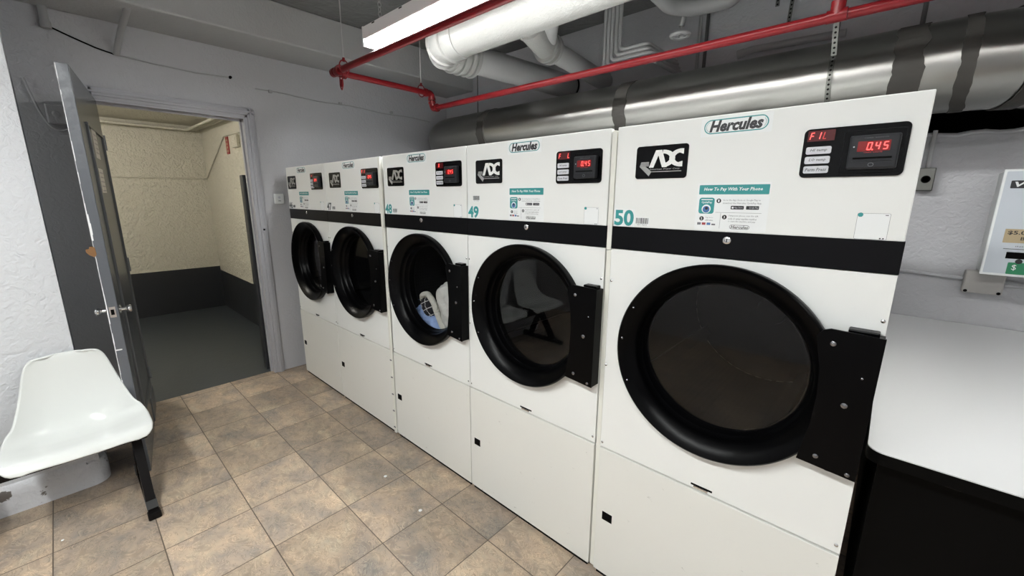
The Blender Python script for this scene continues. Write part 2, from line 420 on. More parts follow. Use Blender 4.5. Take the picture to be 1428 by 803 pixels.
# door wall (x = XW): opening y -1.10..-.218, z to 2.29
DL, DR, DT = -1.10, -0.218, 2.29
w = MB(); w.box(XW-.12, XW, DR, YB+.5, 0, ceiling_z, M_wall_grey)
w.box(XW-.12, XW, DL, DR, DT, ceiling_z, M_wall_grey)
w.box(XW-.12, XW, Y0, DL, 0, 2.28, M_wall_left); w.box(XW-.12, XW, Y0, DL, 2.28, ceiling_z, M_wall_grey)
struct(w.build('wall_far'))
# beam against the door wall
struct(MB().bbox(XW, 0.30, Y0, YB+.1, 2.80, ceiling_z, M_beam, .012).build('trim_1'))
# near pillar / return wall on the left
w = MB()
w.box(0.42, 0.76, -2.45, -1.447, 0, ceiling_z, M_wall_white)
struct(w.build('wall_left'))
# rough plinth at the foot of the pillar
def plinth():
    pts = []
    for i in range(9):
        a = R(90*i/8); pts.append((0.70+.085*math.sin(a), -1.50+.085*math.cos(a)))
    pts = [(.40, -1.415)] + pts + [(0.79, -2.47)]
    mb = MB(); vs = []; lv = [0, .05, .10, .14, .165]; n = len(pts)
    path = []
    for i in range(n-1):
        a, b = pts[i], pts[i+1]; L = math.hypot(b[0]-a[0], b[1]-a[1]); k = max(1, int(L/.06))
        for j in range(k): path.append((a[0]+(b[0]-a[0])*j/k, a[1]+(b[1]-a[1])*j/k))
    path.append(pts[-1]); n = len(path)
    for zi, z in enumerate(lv):
        for (x, y) in path:
            q = noise.noise(Vector((x*6, y*6, z*9)))*.010
            inw = 0.0 if zi < 3 else (0.008 if zi == 3 else .03)
            vs.append((x - inw*(1 if x > .6 else 0) + q, y - inw*(1 if y > -1.5 else 0) + q*.3, z + (noise.noise(Vector((x*4,y*4,3)))*.02 if zi == 4 else 0)))
    fs = [(k*n+i, k*n+i+1, (k+1)*n+i+1, (k+1)*n+i) for k in range(4) for i in range(n-1)]
    fs.append(tuple(4*n+i for i in range(n)))
    m = plaster('plinth_paint', (0.66,0.67,0.70), 0.7, 0.01, 8, 26)
    m = mottle(m, (0.13,0.115,0.105), 7.5, .60, .63)
    mb.add(vs, fs, m); return struct(mb.build('trim_2', smooth=True))
plinth()
# wall behind the dryers, low part and upper part with the dark duct recess between
w = MB()
w.box(XW, X1, YB, YB+.15, 0, 1.99, M_wall_grey)
w.box(XW, 4.0, YB, YB+.15, 1.99, 2.47, M_wall_grey)
w.box(5.1, X1, YB, YB+.15, 1.99, 2.47, M_wall_grey)
w.box(XW, X1, YB, YB+.15, 2.47, ceiling_z, M_wall_grey)
w.box(3.9, 5.2, YB+.9, YB+.95, 1.9, 2.6, M_dark)  # recess lined near-black, the shade of the opening put into its colour
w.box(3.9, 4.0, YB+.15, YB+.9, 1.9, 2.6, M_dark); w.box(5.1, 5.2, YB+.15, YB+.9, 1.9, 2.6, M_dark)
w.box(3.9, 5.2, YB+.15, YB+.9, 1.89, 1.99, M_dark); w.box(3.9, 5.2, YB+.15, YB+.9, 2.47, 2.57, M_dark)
struct(w.build('wall_back'))
struct(MB().box(XW, X1, Y0-.1, Y0, 0, ceiling_z, M_wall_grey).build('wall_front'))
struct(MB().box(X1, X1+.1, Y0, YB, 0, ceiling_z, M_wall_grey).build('wall_right'))
# uneven top edge of the low back wall is a rounded sill
struct(MB().tube([(4.0+.05*i, YB-.002, 1.99+.006*math.sin(i*1.7)) for i in range(23)], .012, M_wall_grey, 8).build('trim_3', smooth=True))

# room beyond the door
w = MB()
XB = -3.45; YR = 0.15; YL = -2.2; CZ2 = 2.60
w.box(XB-.1, XB, YL, YR, .62, CZ2, M_beige)
w.box(XB-.1, XB, YL, YR, 0, .62, M_dado)
struct(w.build('wall_hall_back'))
w = MB(); w.box(XB, XW-.12, YR, YR+.1, .56, CZ2, M_beige); w.box(XB, XW-.12, YR, YR+.1, 0, .56, M_dado)
struct(w.build('wall_hall_right'))
w = MB(); w.box(XB, XW-.12, YL-.1, YL, .56, CZ2, M_beige); w.box(XB, XW-.12, YL-.1, YL, 0, .56, M_dado)
struct(w.build('wall_hall_left'))
struct(MB().box(XB, XW-.12, YL, YR, CZ2, CZ2+.1, M_beige).build('ceiling_hall'))
w = MB(); w.box(XB, -.24, YL, YR, -.06, 0.001, M_floor2); struct(w.build('floor_hall'))
w = MB(); w.box(XW-.125, XW-.12, YL, DL, 0, CZ2, M_beige); w.box(XW-.125, XW-.12, DR, YR, 0, CZ2, M_beige); w.box(XW-.125, XW-.12, DL, DR, DT, CZ2, M_beige)
struct(w.build('wall_hall_front'))

# door frame with stepped moulding
def frame():
    mb = MB()
    def leg(y0, y1, z0, z1, horiz=False):
        for (a, b, d) in ((0, 1, .018), (.28, .92, .030), (.5, .7, .038)):
            if horiz: mb.bbox(XW-.001, XW+d, y0, y1, z0+(z1-z0)*a, z0+(z1-z0)*b, M_trim, .004)
            else: mb.bbox(XW-.001, XW+d, y0+(y1-y0)*a, y0+(y1-y0)*b, z0, z1, M_trim, .004)
    leg(DR+.004, DR+.082, 0, DT+.078); leg(DL-.004, DL-.082, 0, DT+.078) if False else None
    leg(DL-.082, DR+.082, DT-.002, DT+.078, True)
    leg(DL-.082, DL-.004, 0, DT+.078)
    # jamb linings
    mb.box(XW-.125, XW+.012, DR-.001, DR+.012, 0, DT, M_trim); mb.box(XW-.125, XW+.012, DL-.012, DL+.001, 0, DT, M_trim)
    mb.box(XW-.125, XW+.012, DL, DR, DT-.012, DT+.004, M_trim)
    mb.box(XW-.08, XW-.05, DR-.014, DR, 0, DT, M_trim); mb.box(XW-.08, XW-.05, DL, DR, DT-.026, DT-.012, M_trim)
    return struct(mb.build('trim_4', auto=30))
frame()
# dark painted corner guard just inside the hall beside the frame
struct(MB().bbox(-.395, -.31, -.245, -.20, 0, 1.83, M_dado, .008).build('trim_5'))

# ------------------------------------------------------------------ open door leaf
def door():
    t = thing('door_1', 'open dark grey steel door seen edge-on, chipped paint, swung toward the white chair', 'door', (-.13, -1.125, 0))
    t['kind'] = 'structure'
    a = math.atan2(-1.270+1.125, 0.87+.13)
    t.rotation_euler = (0, 0, a)
    Ld = 1.01; th = .046
    mb = MB()
    mb.bbox(0, Ld, -th/2, th/2, .012, 2.275, M_door, .003)
    leaf = mb.build('leaf', t)
    # recessed panel face on the hall side (raised border strips)
    mb = MB(); y = th/2
    mb.box(.0, Ld-.004, y, y+.0015, .014, 2.272, M_doorface)
    mb.bbox(.10, .115, y, y+.012, .30, 2.02, M_doorface, .003); mb.bbox(.78, .795, y, y+.012, .30, 2.02, M_doorface, .003)
    mb.bbox(.10, .795, y, y+.012, 2.02, 2.035, M_doorface, .003); mb.bbox(.10, .795, y, y+.012, .285, .30, M_doorface, .003)
    f = mb.build('face_panel', t); f['label'] = 'darker glossy face of the door'
    # chipped white line along the free edge, stepped and irregular
    mb = MB(); random.seed(3); z = 2.27; zz = 2.27
    while zz > .3:
        h = random.uniform(.02, .07); w_ = random.uniform(.002, .005)
        if 1.42 < zz < 1.55: w_ = .008
        if not (.86 < zz < .88):
            mb.box(Ld-.0005, Ld+.0008, -th/2+.0005, -th/2+w_, zz-h, zz, M_chip)
        zz -= h
    for (a0, b0, w0) in ((1.50,1.44,.010),(.80,.793,.03)):
        mb.box(Ld-.0005, Ld+.0009, -th/2+.001, -th/2+w0, b0, a0, M_chip)
    mb.build('paint_chips', t)['label'] = 'white chipped paint line down the free edge'
    mb = MB()
    pts = [(-th/2-.030, 1.350), (-th/2-.020, 1.335), (-th/2-.002, 1.322), (-th/2+.008, 1.335), (-th/2+.006, 1.375), (-th/2-.012, 1.380), (-th/2-.018, 1.366), (-th/2-.029, 1.366)]
    vs = [(Ld-.018, y_-0, z_) for y_, z_ in pts] + [(Ld+.002, y_, z_) for y_, z_ in pts]; n = len(pts)
    mb.add(vs, [tuple(range(n)), tuple(range(2*n-1, n-1, -1))] + [(i, i+n, (i+1)%n+n, (i+1)%n) for i in range(n)], M_brown)
    mb.build('lock_hole_filler', t)['label'] = 'ragged brown filler in an old lock hole'
    # latch plate, knobs
    mb = MB(); mb.box(Ld-.001, Ld+.002, -.013, .013, .985, 1.045, M_chrome); mb.box(Ld+.0015, Ld+.0028, -.007, .007, 1.0, 1.03, M_dark)
    mb.build('latch_plate', t)
    mb = MB(); mb.disc(Ld-.03, 1.34, .016, -.001, .003, M_door); 
    for s, nm in ((-1, 'knob'), (1, 'knob')):
        mb = MB()
        mb.lathe((Ld-.06, s*th/2, 1.015), (0, s, 0), [(0,0),(.024,0),(.026,.004),(.020,.008),(.009,.010),(.008,.024),(.015,.029),(.021,.037),(.022,.044),(.017,.052),(0,.054)], M_chrome, 24)
        mb.build(nm, t, smooth=True)
    # paper notices on the hall-side face
    mp = new_mat('aged_notice_paper', (0.50,0.45,0.38), 0.5); mi = new_mat('faded_notice_ink', (0.30,0.26,0.24), 0.6)
    for k, (x0, x1, z0, z1) in enumerate(((.42,.60,1.86,2.02), (.44,.64,1.66,1.80))):
        mb = MB(); yy = th/2+.003
        mb.box(x0, x1, yy-.0012, yy, z0, z1, mp)
        for j in range(5): mb.box(x0+.015, x1-.015-random.random()*.04, yy, yy+.0005, z1-.02-j*.026-.007, z1-.02-j*.026, mi)
        mb.build('notice', t)
    # hinges
    for z in (.3, 1.15, 2.0):
        MB().tube([(-.012, th/2+.004, z-.05), (-.012, th/2+.004, z+.05)], .008, M_door, 10).build('hinge', t, smooth=True)
    # kick strip near the bottom
    MB().box(.0, .30, th/2+.001, th/2+.006, .02, .20, M_door).build('kick_plate', t)
    return t
door()

# ------------------------------------------------------------------ fluorescent fixtures
def fixture(x0, x1, yc, zt, label, name='strip_light', lens=None, bulge=.052):
    t = thing(name, label, 'ceiling light', ((x0+x1)/2, yc, zt), 'fluorescent strip lights')
    hx = (x1-x0)/2; mb = MB()
    mb.bbox(-hx, hx, -.072, .072, -.075, 0, M_lamp, .006)
    mb.box(-hx-.002, -hx+.012, -.074, .074, -.115, 0, M_lamp); mb.box(hx-.012, hx+.002, -.074, .074, -.115, 0, M_lamp)
    if bulge < .02:
        for sy in (-1, 1): mb.box(-hx, hx, sy*.070-.002, sy*.070+.002, -.098, -.06, M_lamp)
    for k in range(int(hx*2/.3)): mb.box(-hx+.12+k*.3, -hx+.15+k*.3, -.0735, -.071, -.012, -.006, M_dark)
    mb.build('housing', t)
    mb = MB(); pts = []
    for i in range(13):
        a = R(180+180*i/12); pts.append((.064*math.cos(a), -.078+bulge*math.sin(a)))
    n = len(pts); ends = (-hx+.014, hx-.014)
    vs = [(ends[0], y, z) for y, z in pts] + [(ends[1], y, z) for y, z in pts]
    mb.add(vs, [tuple(range(n-1,-1,-1)), tuple(range(n, 2*n))] + [(i, i+1, i+1+n, i+n) for i in range(n-1)] + [(0, n, 2*n-1, n-1)], lens or M_lens)
    mb.build('lens', t, auto=30)['label'] = 'glowing white lens'
    for sx in (-hx+.10, hx-.25):                     # hanging chains
        mb = MB(); z = .012; k = 0
        while z < ceiling_z - zt - .01:
            p = arc((sx, 0, z), .011, 0, 2*math.pi, (1,0,0) if k % 2 else (0,1,0), (0,0,1.6), 12)
            mb.tube(p, .0022, M_rod, 6, cap=False); z += .027; k += 1
        mb.build('chain', t, smooth=True)
    return t
fixture(1.30, 3.75, .17, 2.70, 'long fluorescent strip light hanging beside the red sprinkler pipe', bulge=.024)
fixture(3.95, 5.60, .17, 2.70, 'fluorescent strip light hanging above the white folding table', lens=M_lens3, bulge=.01)
fixture(1.90, 4.80, -2.2, 2.95, 'fluorescent strip light hanging over the aisle, nearer the seats', lens=M_lens2, bulge=.01)
fixture(.0, .7, -2.75, 2.95, 'short added strip light, out of view, brightening the wall left of the white pillar', lens=M_lens2, bulge=.01)  # added unseen light to lift the wall between pillar and open door
# globe in the hall
t = thing('hall_lamp', 'round warm globe lamp on the cream hall ceiling', 'ceiling light', (-1.5, -1.75, CZ2))
MB().lathe((0,0,0), (0,0,-1), [(0,0),(.07,0),(.07,.02),(.05,.025)], M_lamp, 24).build('base', t, smooth=True)
MB().lathe((0,0,-.02), (0,0,-1), [(.05,0),(.08,.02),(.10,.06),(.09,.11),(.05,.145),(0,.155)], M_warm, 24).build('globe', t, smooth=True)

# ------------------------------------------------------------------ dryers
ZT, ZBT, ZBB, ZP = 1.888, 1.541, 1.459, 0.627
SEG = {'0':'abcdef','4':'bcfg','5':'acdfg','F':'aefg','I':'bc','L':'def','A':'abcefg','r':'eg','-':'g','9':'abcdfg','7':'abc'}
def seg7(mb, s, x0, x1, z0, z1, y, mat, sh=.18, n=4):
    W = (x1-x0)/n; h = z1-z0; w = W*.62; t = h*.12
    for i, ch in enumerate(s):
        ox = x0 + i*W
        for g in SEG.get(ch, ''):
            a = {'a':(t*.6,w-t*.6,h-t,h),'d':(t*.6,w-t*.6,0,t),'g':(t*.6,w-t*.6,h/2-t/2,h/2+t/2),'f':(0,t,h/2+t*.2,h-t*.4),
                 'b':(w-t,w,h/2+t*.2,h-t*.4),'e':(0,t,t*.4,h/2-t*.2),'c':(w-t,w,t*.4,h/2-t*.2)}[g]
            vs = [(ox+xx+zz*sh, y, z0+zz) for xx, zz in ((a[0],a[2]),(a[1],a[2]),(a[1],a[3]),(a[0],a[3]))]
            mb.add(vs, [(0,1,2,3)], mat)
def screw(mb, x, z, y, r=.006, mat=None):
    mb.lathe((x, y, z), (0,-1,0), [(r,0),(r*.9,.002),(r*.5,.0035),(0,.004)], mat or M_chrome, 10)

def make_dryer(x0, w, num, label, disp, dim, logo_mat, num_mat, y0=0.0, gapstrip=None):
    t = thing('tumble_dryer', label, 'dryer', (x0, y0, 0), 'coin laundry tumble dryers in a row')
    g = .0025; D = 1.15; cx = .395*w/.79; cz = 1.1135
    dx = -(0.8-w)*1.2
    # cabinet shell
    mb = MB(); tk = .012
    mb.box(g, g+tk, .022, D, .02, ZT-.004, M_edge); mb.box(w-g-tk, w-g, .022, D, .02, ZT-.004, M_edge)
    mb.box(g, w-g, .022, D, ZT-.012, ZT-.004, M_dryer); mb.box(g, w-g, D-.01, D, .02, ZT-.004, M_edge)
    mb.box(g, w-g, .022, D, .02, .03, M_edge); mb.box(.03, w-.03, .03, .06, 0, .02, M_dark); mb.box(.03, w-.03, D-.06, D-.02, 0, .02, M_dark)
    mb.box(g+tk, w-g-tk, .022, .028, .60, .66, M_edge); mb.box(g+tk, w-g-tk, .022, .028, 1.44, 1.56, M_edge)
    mb.build('cabinet', t)
    # top control panel
    mb = MB(); mb.bbox(g, w-g, 0, .022, ZBT, ZT, M_dryer, .0025); mb.build('control_panel', t)
    # black band with lock
    band = MB().bbox(g*.4, w-g*.4, -.001, .02, ZBB, ZBT+.0005, M_band, .001).build('trim_band', t)
    mb = MB(); mb.lathe((.398+dx*.5, -.001, 1.5165), (0,-1,0), [(.012,0),(.012,.003),(.009,.005),(.006,.005),(.005,.003),(0,.003)], M_chrome, 20)
    mb.box(.398+dx*.5-.0012, .398+dx*.5+.0012, -.0052, -.004, 1.512, 1.521, M_dark); mb.build('lock', band, auto=40)
    # front panel with round opening
    mb = MB(); Ro = .292; n = 64; inner = []; outer = []
    xa, xb, za, zb = g, w-g, ZP+.003, ZBB-.002
    for i in range(n):
        a = 2*math.pi*i/n; c, s = math.cos(a), math.sin(a); inner.append((cx+Ro*c, cz+Ro*s))
        k = min(((xb-cx)/c if c > 1e-6 else (xa-cx)/c if c < -1e-6 else 1e9), ((zb-cz)/s if s > 1e-6 else (za-cz)/s if s < -1e-6 else 1e9))
        outer.append([cx+k*c, cz+k*s])
    for (qx, qz) in ((xa,za),(xa,zb),(xb,za),(xb,zb)):
        j = min(range(n), key=lambda i: (outer[i][0]-qx)**2+(outer[i][1]-qz)**2); outer[j] = [qx, qz]
    vs = [(x,0,z) for x,z in inner]+[(x,0,z) for x,z in outer]+[(x,.022,z) for x,z in outer]+[(x,.022,z) for x,z in inner]
    fs = []
    for i in range(n):
        j = (i+1) % n
        fs += [(i,j,j+n,i+n), (i+n,j+n,j+2*n,i+2*n), (j+3*n,i+3*n,i+2*n,j+2*n), (i,i+3*n,j+3*n,j)]
    mb.add(vs, fs, M_dryer); fp = mb.build('front_panel', t)
    for (sx, sz) in ((.010,1.336),(.011,.650),(.008,.993),(w-.012,1.337),(w-.014,.655),(w-.010,.99)):
        mb = MB(); screw(mb, sx, sz, 0, .0055 if sx > .1 or num == 50 else .0045); mb.build('screw', fp, smooth=True)
    mb = MB(); lx = .372+dx*.5
    mb.box(lx, lx+.072, -.0008, .001, .641, .648, M_dark); mb.box(lx+.010, lx+.058, -.0035, .0, .6345, .6405, M_chrome)
    mb.build('latch_slot', fp)
    # lower panel
    mb = MB(); mb.bbox(g, w-g, -.004, .022, .022, ZP-.003, M_lower, .002); 
    lp = mb.build('lower_panel', t)
    mb = MB(); mb.box(.032, .078, -.0052, -.003, .293, .332, M_dark); mb.box(.046, .070, -.008, -.004, .303, .308, M_blackgloss); mb.build('finger_latch', lp)
    mb = MB(); mb.box(g+.01, w-g-.01, .006, .022, .0, .022, M_dark); mb.build('kick_strip', t)
    # maker's label sticker (oval with lettering)
    hx0, hx1, hz0, hz1 = .300+dx, .468+dx, 1.837, 1.874
    mb = MB(); mb.rect(hx0-.012, hx1+.012, hz0-.009, hz1+.007, -.0006, .0006, M_sticker, .002)
    mb.ringplate(hx0-.003, hx1+.003, hz0-.002, hz1+.002, .0030, -.0010, .0004, M_teal)
    mb.ringplate(hx0+.003, hx1-.003, hz0+.003, hz1-.003, .0010, -.0010, .0004, M_teal)
    mb.rect(hx0+.012, hx1-.008, hz0+.003, hz1-.002, -.0011, .0002, M_sticker, .002)
    mb.text('Hercules', hx0+.013, hx1-.010, hz0+.0025, hz1-.001, -.0014, M_ink, .25, .045)
    mb.build('name_sticker', t)
    # maker's plaque
    px0, px1, pz0, pz1 = .080+dx, .256+dx, 1.708, 1.815
    mb = MB(); mb.rect(px0, px1, pz0, pz1, -.0025, .0025, M_blackgloss, .010)
    def P(u, v): return (px0+u*(px1-px0), pz0+v*(pz1-pz0))
    def poly(pts, mat, y=-.0030): mb.prism([P(*p) for p in pts], y, .0004, mat)
    poly([(.27,.34),(.36,.34),(.445,.70),(.53,.34),(.62,.34),(.51,.86),(.39,.86)], logo_mat)
    # D: stem and bow
    def bow(cu, cv, ru, rv, tu, tv, a0, a1, mat, y):
        k = 14; o = [(cu+ru*math.cos(R(a0+(a1-a0)*i/k)), cv+rv*math.sin(R(a0+(a1-a0)*i/k))) for i in range(k+1)]
        i_ = [(cu+(ru-tu)*math.cos(R(a0+(a1-a0)*i/k)), cv+(rv-tv)*math.sin(R(a0+(a1-a0)*i/k))) for i in range(k+1)]
        vs = [(P(*p)[0], y, P(*p)[1]) for p in o+i_]
        mb.add(vs, [(i, i+1, i+k+2, i+k+1) for i in range(k)], mat)
    bow(.53,.60,.24,.26,.10,.11,-90,90,logo_mat,-.0034)
    bow(.88,.60,.22,.26,.10,.11,100,262,logo_mat,-.0037)
    poly([(.53,.34),(.60,.34),(.60,.44),(.53,.44)], logo_mat, -.0033)
    poly([(.84,.34),(.91,.34),(.91,.50),(.84,.47)], logo_mat, -.0033); poly([(.84,.86),(.92,.86),(.92,.70),(.84,.75)], logo_mat, -.0033)
    lg = M_logogrey if logo_mat is M_logo else M_logodim
    # striped arrow
    for k in range(4):
        v0 = .385+k*.036; poly([(.10-(3-k)*.008,v0),(.27,v0),(.27,v0+.026),(.115-(3-k)*.006,v0+.026)], lg, -.0032)
    poly([(.08,.38),(.20,.38),(.33,.22),(.28,.08)], lg, -.0031)
    mb.text('American Dryer Corp.', *[P(.28,.26)[0], P(.88,.26)[0]], P(0,.25)[1], P(0,.315)[1], -.0036, lg, .2, .01, 1)
    mb.box(P(.30,0)[0], P(.90,0)[0], -.0034, -.003, P(0,.20)[1], P(0,.225)[1], lg)
    mb.build('logo_plaque', t)
    # display window
    dx0, dx1, dz0, dz1 = .560+dx, .769+dx, 1.699, 1.823
    mb = MB(); mb.rect(dx0, dx1, dz0, dz1, -.004, .004, M_blackgloss, .012)
    mb.ringplate(dx0+.085, dx1-.005, dz0+.007, dz1-.012, .002, -.0048, .0008, M_band, .005)
    dp = mb.build('display_panel', t)
    mb = MB(); mb.rect(dx0+.008, dx0+.066, 1.7915, 1.8185, -.0044, .0004, M_redwin)
    seg7(mb, disp, dx0+.012, dx0+.068, 1.796, 1.814, -.0049, M_led); seg7(mb, dim, dx0+.012, dx0+.068, 1.796, 1.814, -.0049, M_leddim)
    mb.build('cycle_display', dp)['label'] = 'red lit cycle display'
    for k, (s, z1_) in enumerate((('HI temp',1.7775),('LO temp',1.7530),('Perm Press',1.7285))):
        mb = MB(); mb.rect(dx0+.0085, dx0+.063, z1_-.0185, z1_, -.0065, .0025, M_btn, .004)
        mb.text(s, dx0+.0125+(0 if k == 2 else .005), dx0+.059-(0 if k == 2 else .004), z1_-.0135, z1_-.005, -.0069, M_greyink, .25, .02, 1)
        mb.build('button', dp, auto=30)
    rx0, rx1, rz0, rz1 = dx0+.1, dx0+.195, 1.716, 1.796
    mb = MB(); mb.bbox(rx0, rx1, -.028, -.004, rz0, rz1, M_reader, .004)
    mb.box(rx0+.011, rx1-.011, -.0288, -.027, 1.7395, 1.7435, M_dark)
    mb.box(rx0+.009, rx1-.009, -.030, -.027, 1.7345, 1.7375, M_reader)
    mb.rect(rx0+.017, rx1-.017, 1.757, 1.781, -.0288, .0008, M_redwin2)
    mb.text('CARD VALUE', rx0+.030, rx1-.030, 1.7535, 1.7556, -.0289, M_leddim, 0, 0, 1)
    mb.text('CARD READER', rx0+.027, rx1-.022, 1.7875, 1.7895, -.0289, M_greyink, 0, 0, 1)
    seg7(mb, ' 045', rx0+.019, rx1-.016, 1.760, 1.778, -.0293, M_led, .12)
    mb.disc(rx0+.0455, 1.7607, .0016, -.0293, .0003, M_led, 8)
    mb.disc(rx0+.010, 1.769, .0018, -.0288, .0005, M_btn, 10)
    mb.ringplate(rx0+.042, rx0+.053, 1.721, 1.730, .0012, -.0288, .0005, M_greyink)
    mb.build('card_reader', dp)
    # payment instruction sticker
    ix0, ix1 = .300+dx, .496+dx
    mb = MB(); mb.rect(ix0-.004, ix1+.002, 1.546, 1.690, -.0005, .0005, M_sticker)
    mb.rect(ix0+.001, ix1-.001, 1.6556, 1.684, -.0009, .0004, M_teal, .002)
    mb.text('How To Pay With Your Phone', ix0+.015, ix1-.018, 1.6635, 1.6765, -.0012, M_sticker, .2, .025, 1)
    mb.rect(ix0+.004, ix0+.050, 1.596, 1.6455, -.0009, .0004, M_teal, .008)
    mb.rect(ix0+.010, ix0+.044, 1.638, 1.641, -.0011, .0002, M_sticker)
    mb.disc(ix0+.027, 1.611, .0135, -.0012, .0003, M_sticker, 20); mb.disc(ix0+.027, 1.6095, .0105, -.0014, .0002, M_blue, 20); mb.disc(ix0+.028, 1.613, .005, -.0016, .0002, M_ink, 6)
    mb.text('CyclePay', ix0+.011, ix0+.043, 1.6265, 1.6345, -.0012, M_sticker, 0, .02, 1)
    def num_dot(x, z, s):
        mb.disc(x, z, .0068, -.0009, .0004, M_ink, 18); mb.text(s, x-.002, x+.002, z-.0038, z+.0038, -.0012, M_sticker, 0, .03, 1)
    num_dot(ix0+.062, 1.636, '1'); num_dot(ix0+.016, 1.581, '2'); num_dot(ix0+.083, 1.587, '3')
    mb.text('Go to the App Store or Google Play to', ix0+.074, ix1-.020, 1.6345, 1.641, -.0009, M_greyink, 0, 0, 1)
    mb.text('download the Hercules CyclePay App.', ix0+.074, ix1-.016, 1.6255, 1.632, -.0009, M_greyink, 0, 0, 1)
    mb.rect(ix0+.098, ix0+.134, 1.611, 1.6215, -.0009, .0004, M_ink, .002); mb.rect(ix0+.140, ix0+.174, 1.611, 1.6215, -.0009, .0004, M_ink, .002)
    mb.text('App Store', ix0+.108, ix0+.131, 1.613, 1.619, -.0012, M_btn, 0, 0, 1); mb.text('Google Play', ix0+.148, ix0+.172, 1.613, 1.619, -.0012, M_btn, 0, 0, 1)
    mb.disc(ix0+.1035, 1.616, .003, -.0012, .0002, M_sticker, 10)
    mb.text('Tap in to', ix0+.027, ix0+.050, 1.5815, 1.5865, -.0009, M_greyink, 0, 0, 1); mb.text('add value', ix0+.027, ix0+.051, 1.574, 1.579, -.0009, M_greyink, 0, 0, 1)
    for k, mm in enumerate((M_greyink, M_redp, M_blue, M_greyink)):
        mb.rect(ix0+.004+k*.0145, ix0+.015+k*.0145, 1.561, 1.5685-(k == 3)*.003, -.0009, .0004, mm)
    for k, s in enumerate(('Using your phone, scan the QR', 'code or enter machine number', 'to start the machine and pay')):
        mb.text(s, ix0+.094, ix0+.175-k*.003, 1.5885-k*.0085, 1.5945-k*.0085, -.0009, M_greyink, 0, 0, 1)
    mb.rect(ix0+.055, ix0+.182, 1.6005, 1.6012, -.0007, .0002, M_greyink); mb.rect(ix0+.071, ix0+.0717, 1.552, 1.600, -.0007, .0002, M_greyink)
    mb.ringplate(ix0+.100, ix0+.155, 1.552, 1.5645, .0010, -.0009, .0004, M_ink); mb.text('Hercules', ix0+.104, ix0+.152, 1.5535, 1.563, -.0010, M_ink, .2, .02, 1)
    mb.build('instruction_sticker', t)
    # machine number and bar code
    mb = MB(); nx = .006 if num >= 49 else .004
    mb.rect(nx-.002, nx+.082, 1.542, 1.605, -.0005, .0005, M_sticker, .004)
    mb.text(str(num), nx+.002, nx+.078, 1.545, 1.602, -.0009, num_mat, 0, .035, 4)
    mb.build('number_sticker', t)
    mb = MB(); bx = .093 if num != 49 else .045; bz = 1.549 if num != 49 else 1.625
    mb.rect(bx-.002, bx+.050, bz-.003, bz+.028, -.0005, .0005, M_sticker)
    random.seed(num); xx = bx
    while xx < bx+.045:
        q = random.choice((.0010,.0016,.0026)); mb.rect(xx, xx+q, bz+.006, bz+.026, -.0008, .0003, M_ink); xx += q+random.choice((.001,.0016,.0022))
    mb.text('0%d 7%d1' % (num, num-30), bx+.004, bx+.040, bz, bz+.004, -.0009, M_ink, 0, 0, 1)
    mb.build('bar_code_sticker', t)
    # payment sticker whose square code is left out
    qx0 = .699+dx
    mb = MB(); mb.rect(qx0, qx0+.064, 1.5425, 1.608, -.0005, .0005, M_sticker, .003); mb.ringplate(qx0, qx0+.064, 1.5425, 1.608, .0006, -.0007, .0002, M_greyink, .003)
    mb.disc(qx0+.006, 1.604, .0055, -.0011, .0004, M_teal, 18); mb.rect(qx0+.054, qx0+.060, 1.6025, 1.6045, -.0007, .0002, M_greyink)
    mb.rect(qx0+.050, qx0+.053, 1.5445, 1.5475, -.0007, .0002, M_ink); mb.rect(qx0+.056, qx0+.059, 1.5445, 1.5475, -.0007, .0002, M_ink)
    mb.build('payment_sticker', t)
    # ---- round door
    d = MB()
    d.lathe((cx, 0, cz), (0,-1,0), [(.318,.001),(.327,.004),(.330,.034),(.328,.042),(.323,.0465),(.318,.0455),(.277,.007),(.272,.000),(.2695,-.008),
        (.2665,-.024),(.262,-.028),(.2595,-.034),(.256,-.052),(.250,-.060),(.256,-.064),(.275,-.05),(.296,-.012),(.30,.0005),(.318,.001)], M_black, 96)
    dr = d.build('door', t, auto=38)
    MB().lathe((cx, 0, cz), (0,-1,0), [(0,-.0535),(.255,-.0535)], M_glass, 64).build('glass', dr)
    # hinge plate
    hz0, hz1 = .8985, 1.303
    mb = MB(); a = []
    for i in range(9):
        an = R(-42+84*i/8)
        a.append((cx+.300*math.cos(an), cz-.012+.300*math.sin(an)))
    a = [(cx+.262,hz0+.012)] + [(cx+.276, hz0+.05),(cx+.281,cz-.08),(cx+.281,cz+.08),(cx+.272,hz1-.05),(cx+.258,hz1-.003)]
    pts = [(w-.003,hz0),(w+.001,hz1)] + [(cx+.30,hz1+.006)] + a[::-1]
    pts = [(cx+.262,hz0+.012),(w-.003,hz0+.0),(w+.001,hz1),(cx+.290,hz1+.004),(cx+.275,hz1-.002),(cx+.262,hz1-.02),(cx+.280,cz+.08),(cx+.284,cz),(cx+.280,cz-.09)]
    mb.prism(pts, -.052, .006, M_black)
    mb.prism([(cx+.33,hz0+.002),(w-.003,hz0+.002),(w-.001,hz1-.004),(cx+.33,hz1-.004)], -.047, .047, M_black)
    mb.bbox(cx+.325, w-.012, -.036, -.002, hz1-.006, hz1+.008, M_black, .003)
    hp = mb.build('hinge_plate', dr)
    for (sx, sz, r_) in ((cx+.300,1.268,.0075),(cx+.345,1.105,.0085),(cx+.305,.936,.0075),(w-.022,.912,.0065),(w-.030,1.19,.004)):
        mb = MB(); screw(mb, sx, sz, -.052, r_, M_screwdark); mb.build('hinge_screw', dr, smooth=True)
    for an in (152, 176, 206):
        mb = MB(); screw(mb, cx+.310*math.cos(R(an)), cz+.310*math.sin(R(an)), -.042, .0042, M_screwdark)
        mb.build('rim_rivet', dr, smooth=True)
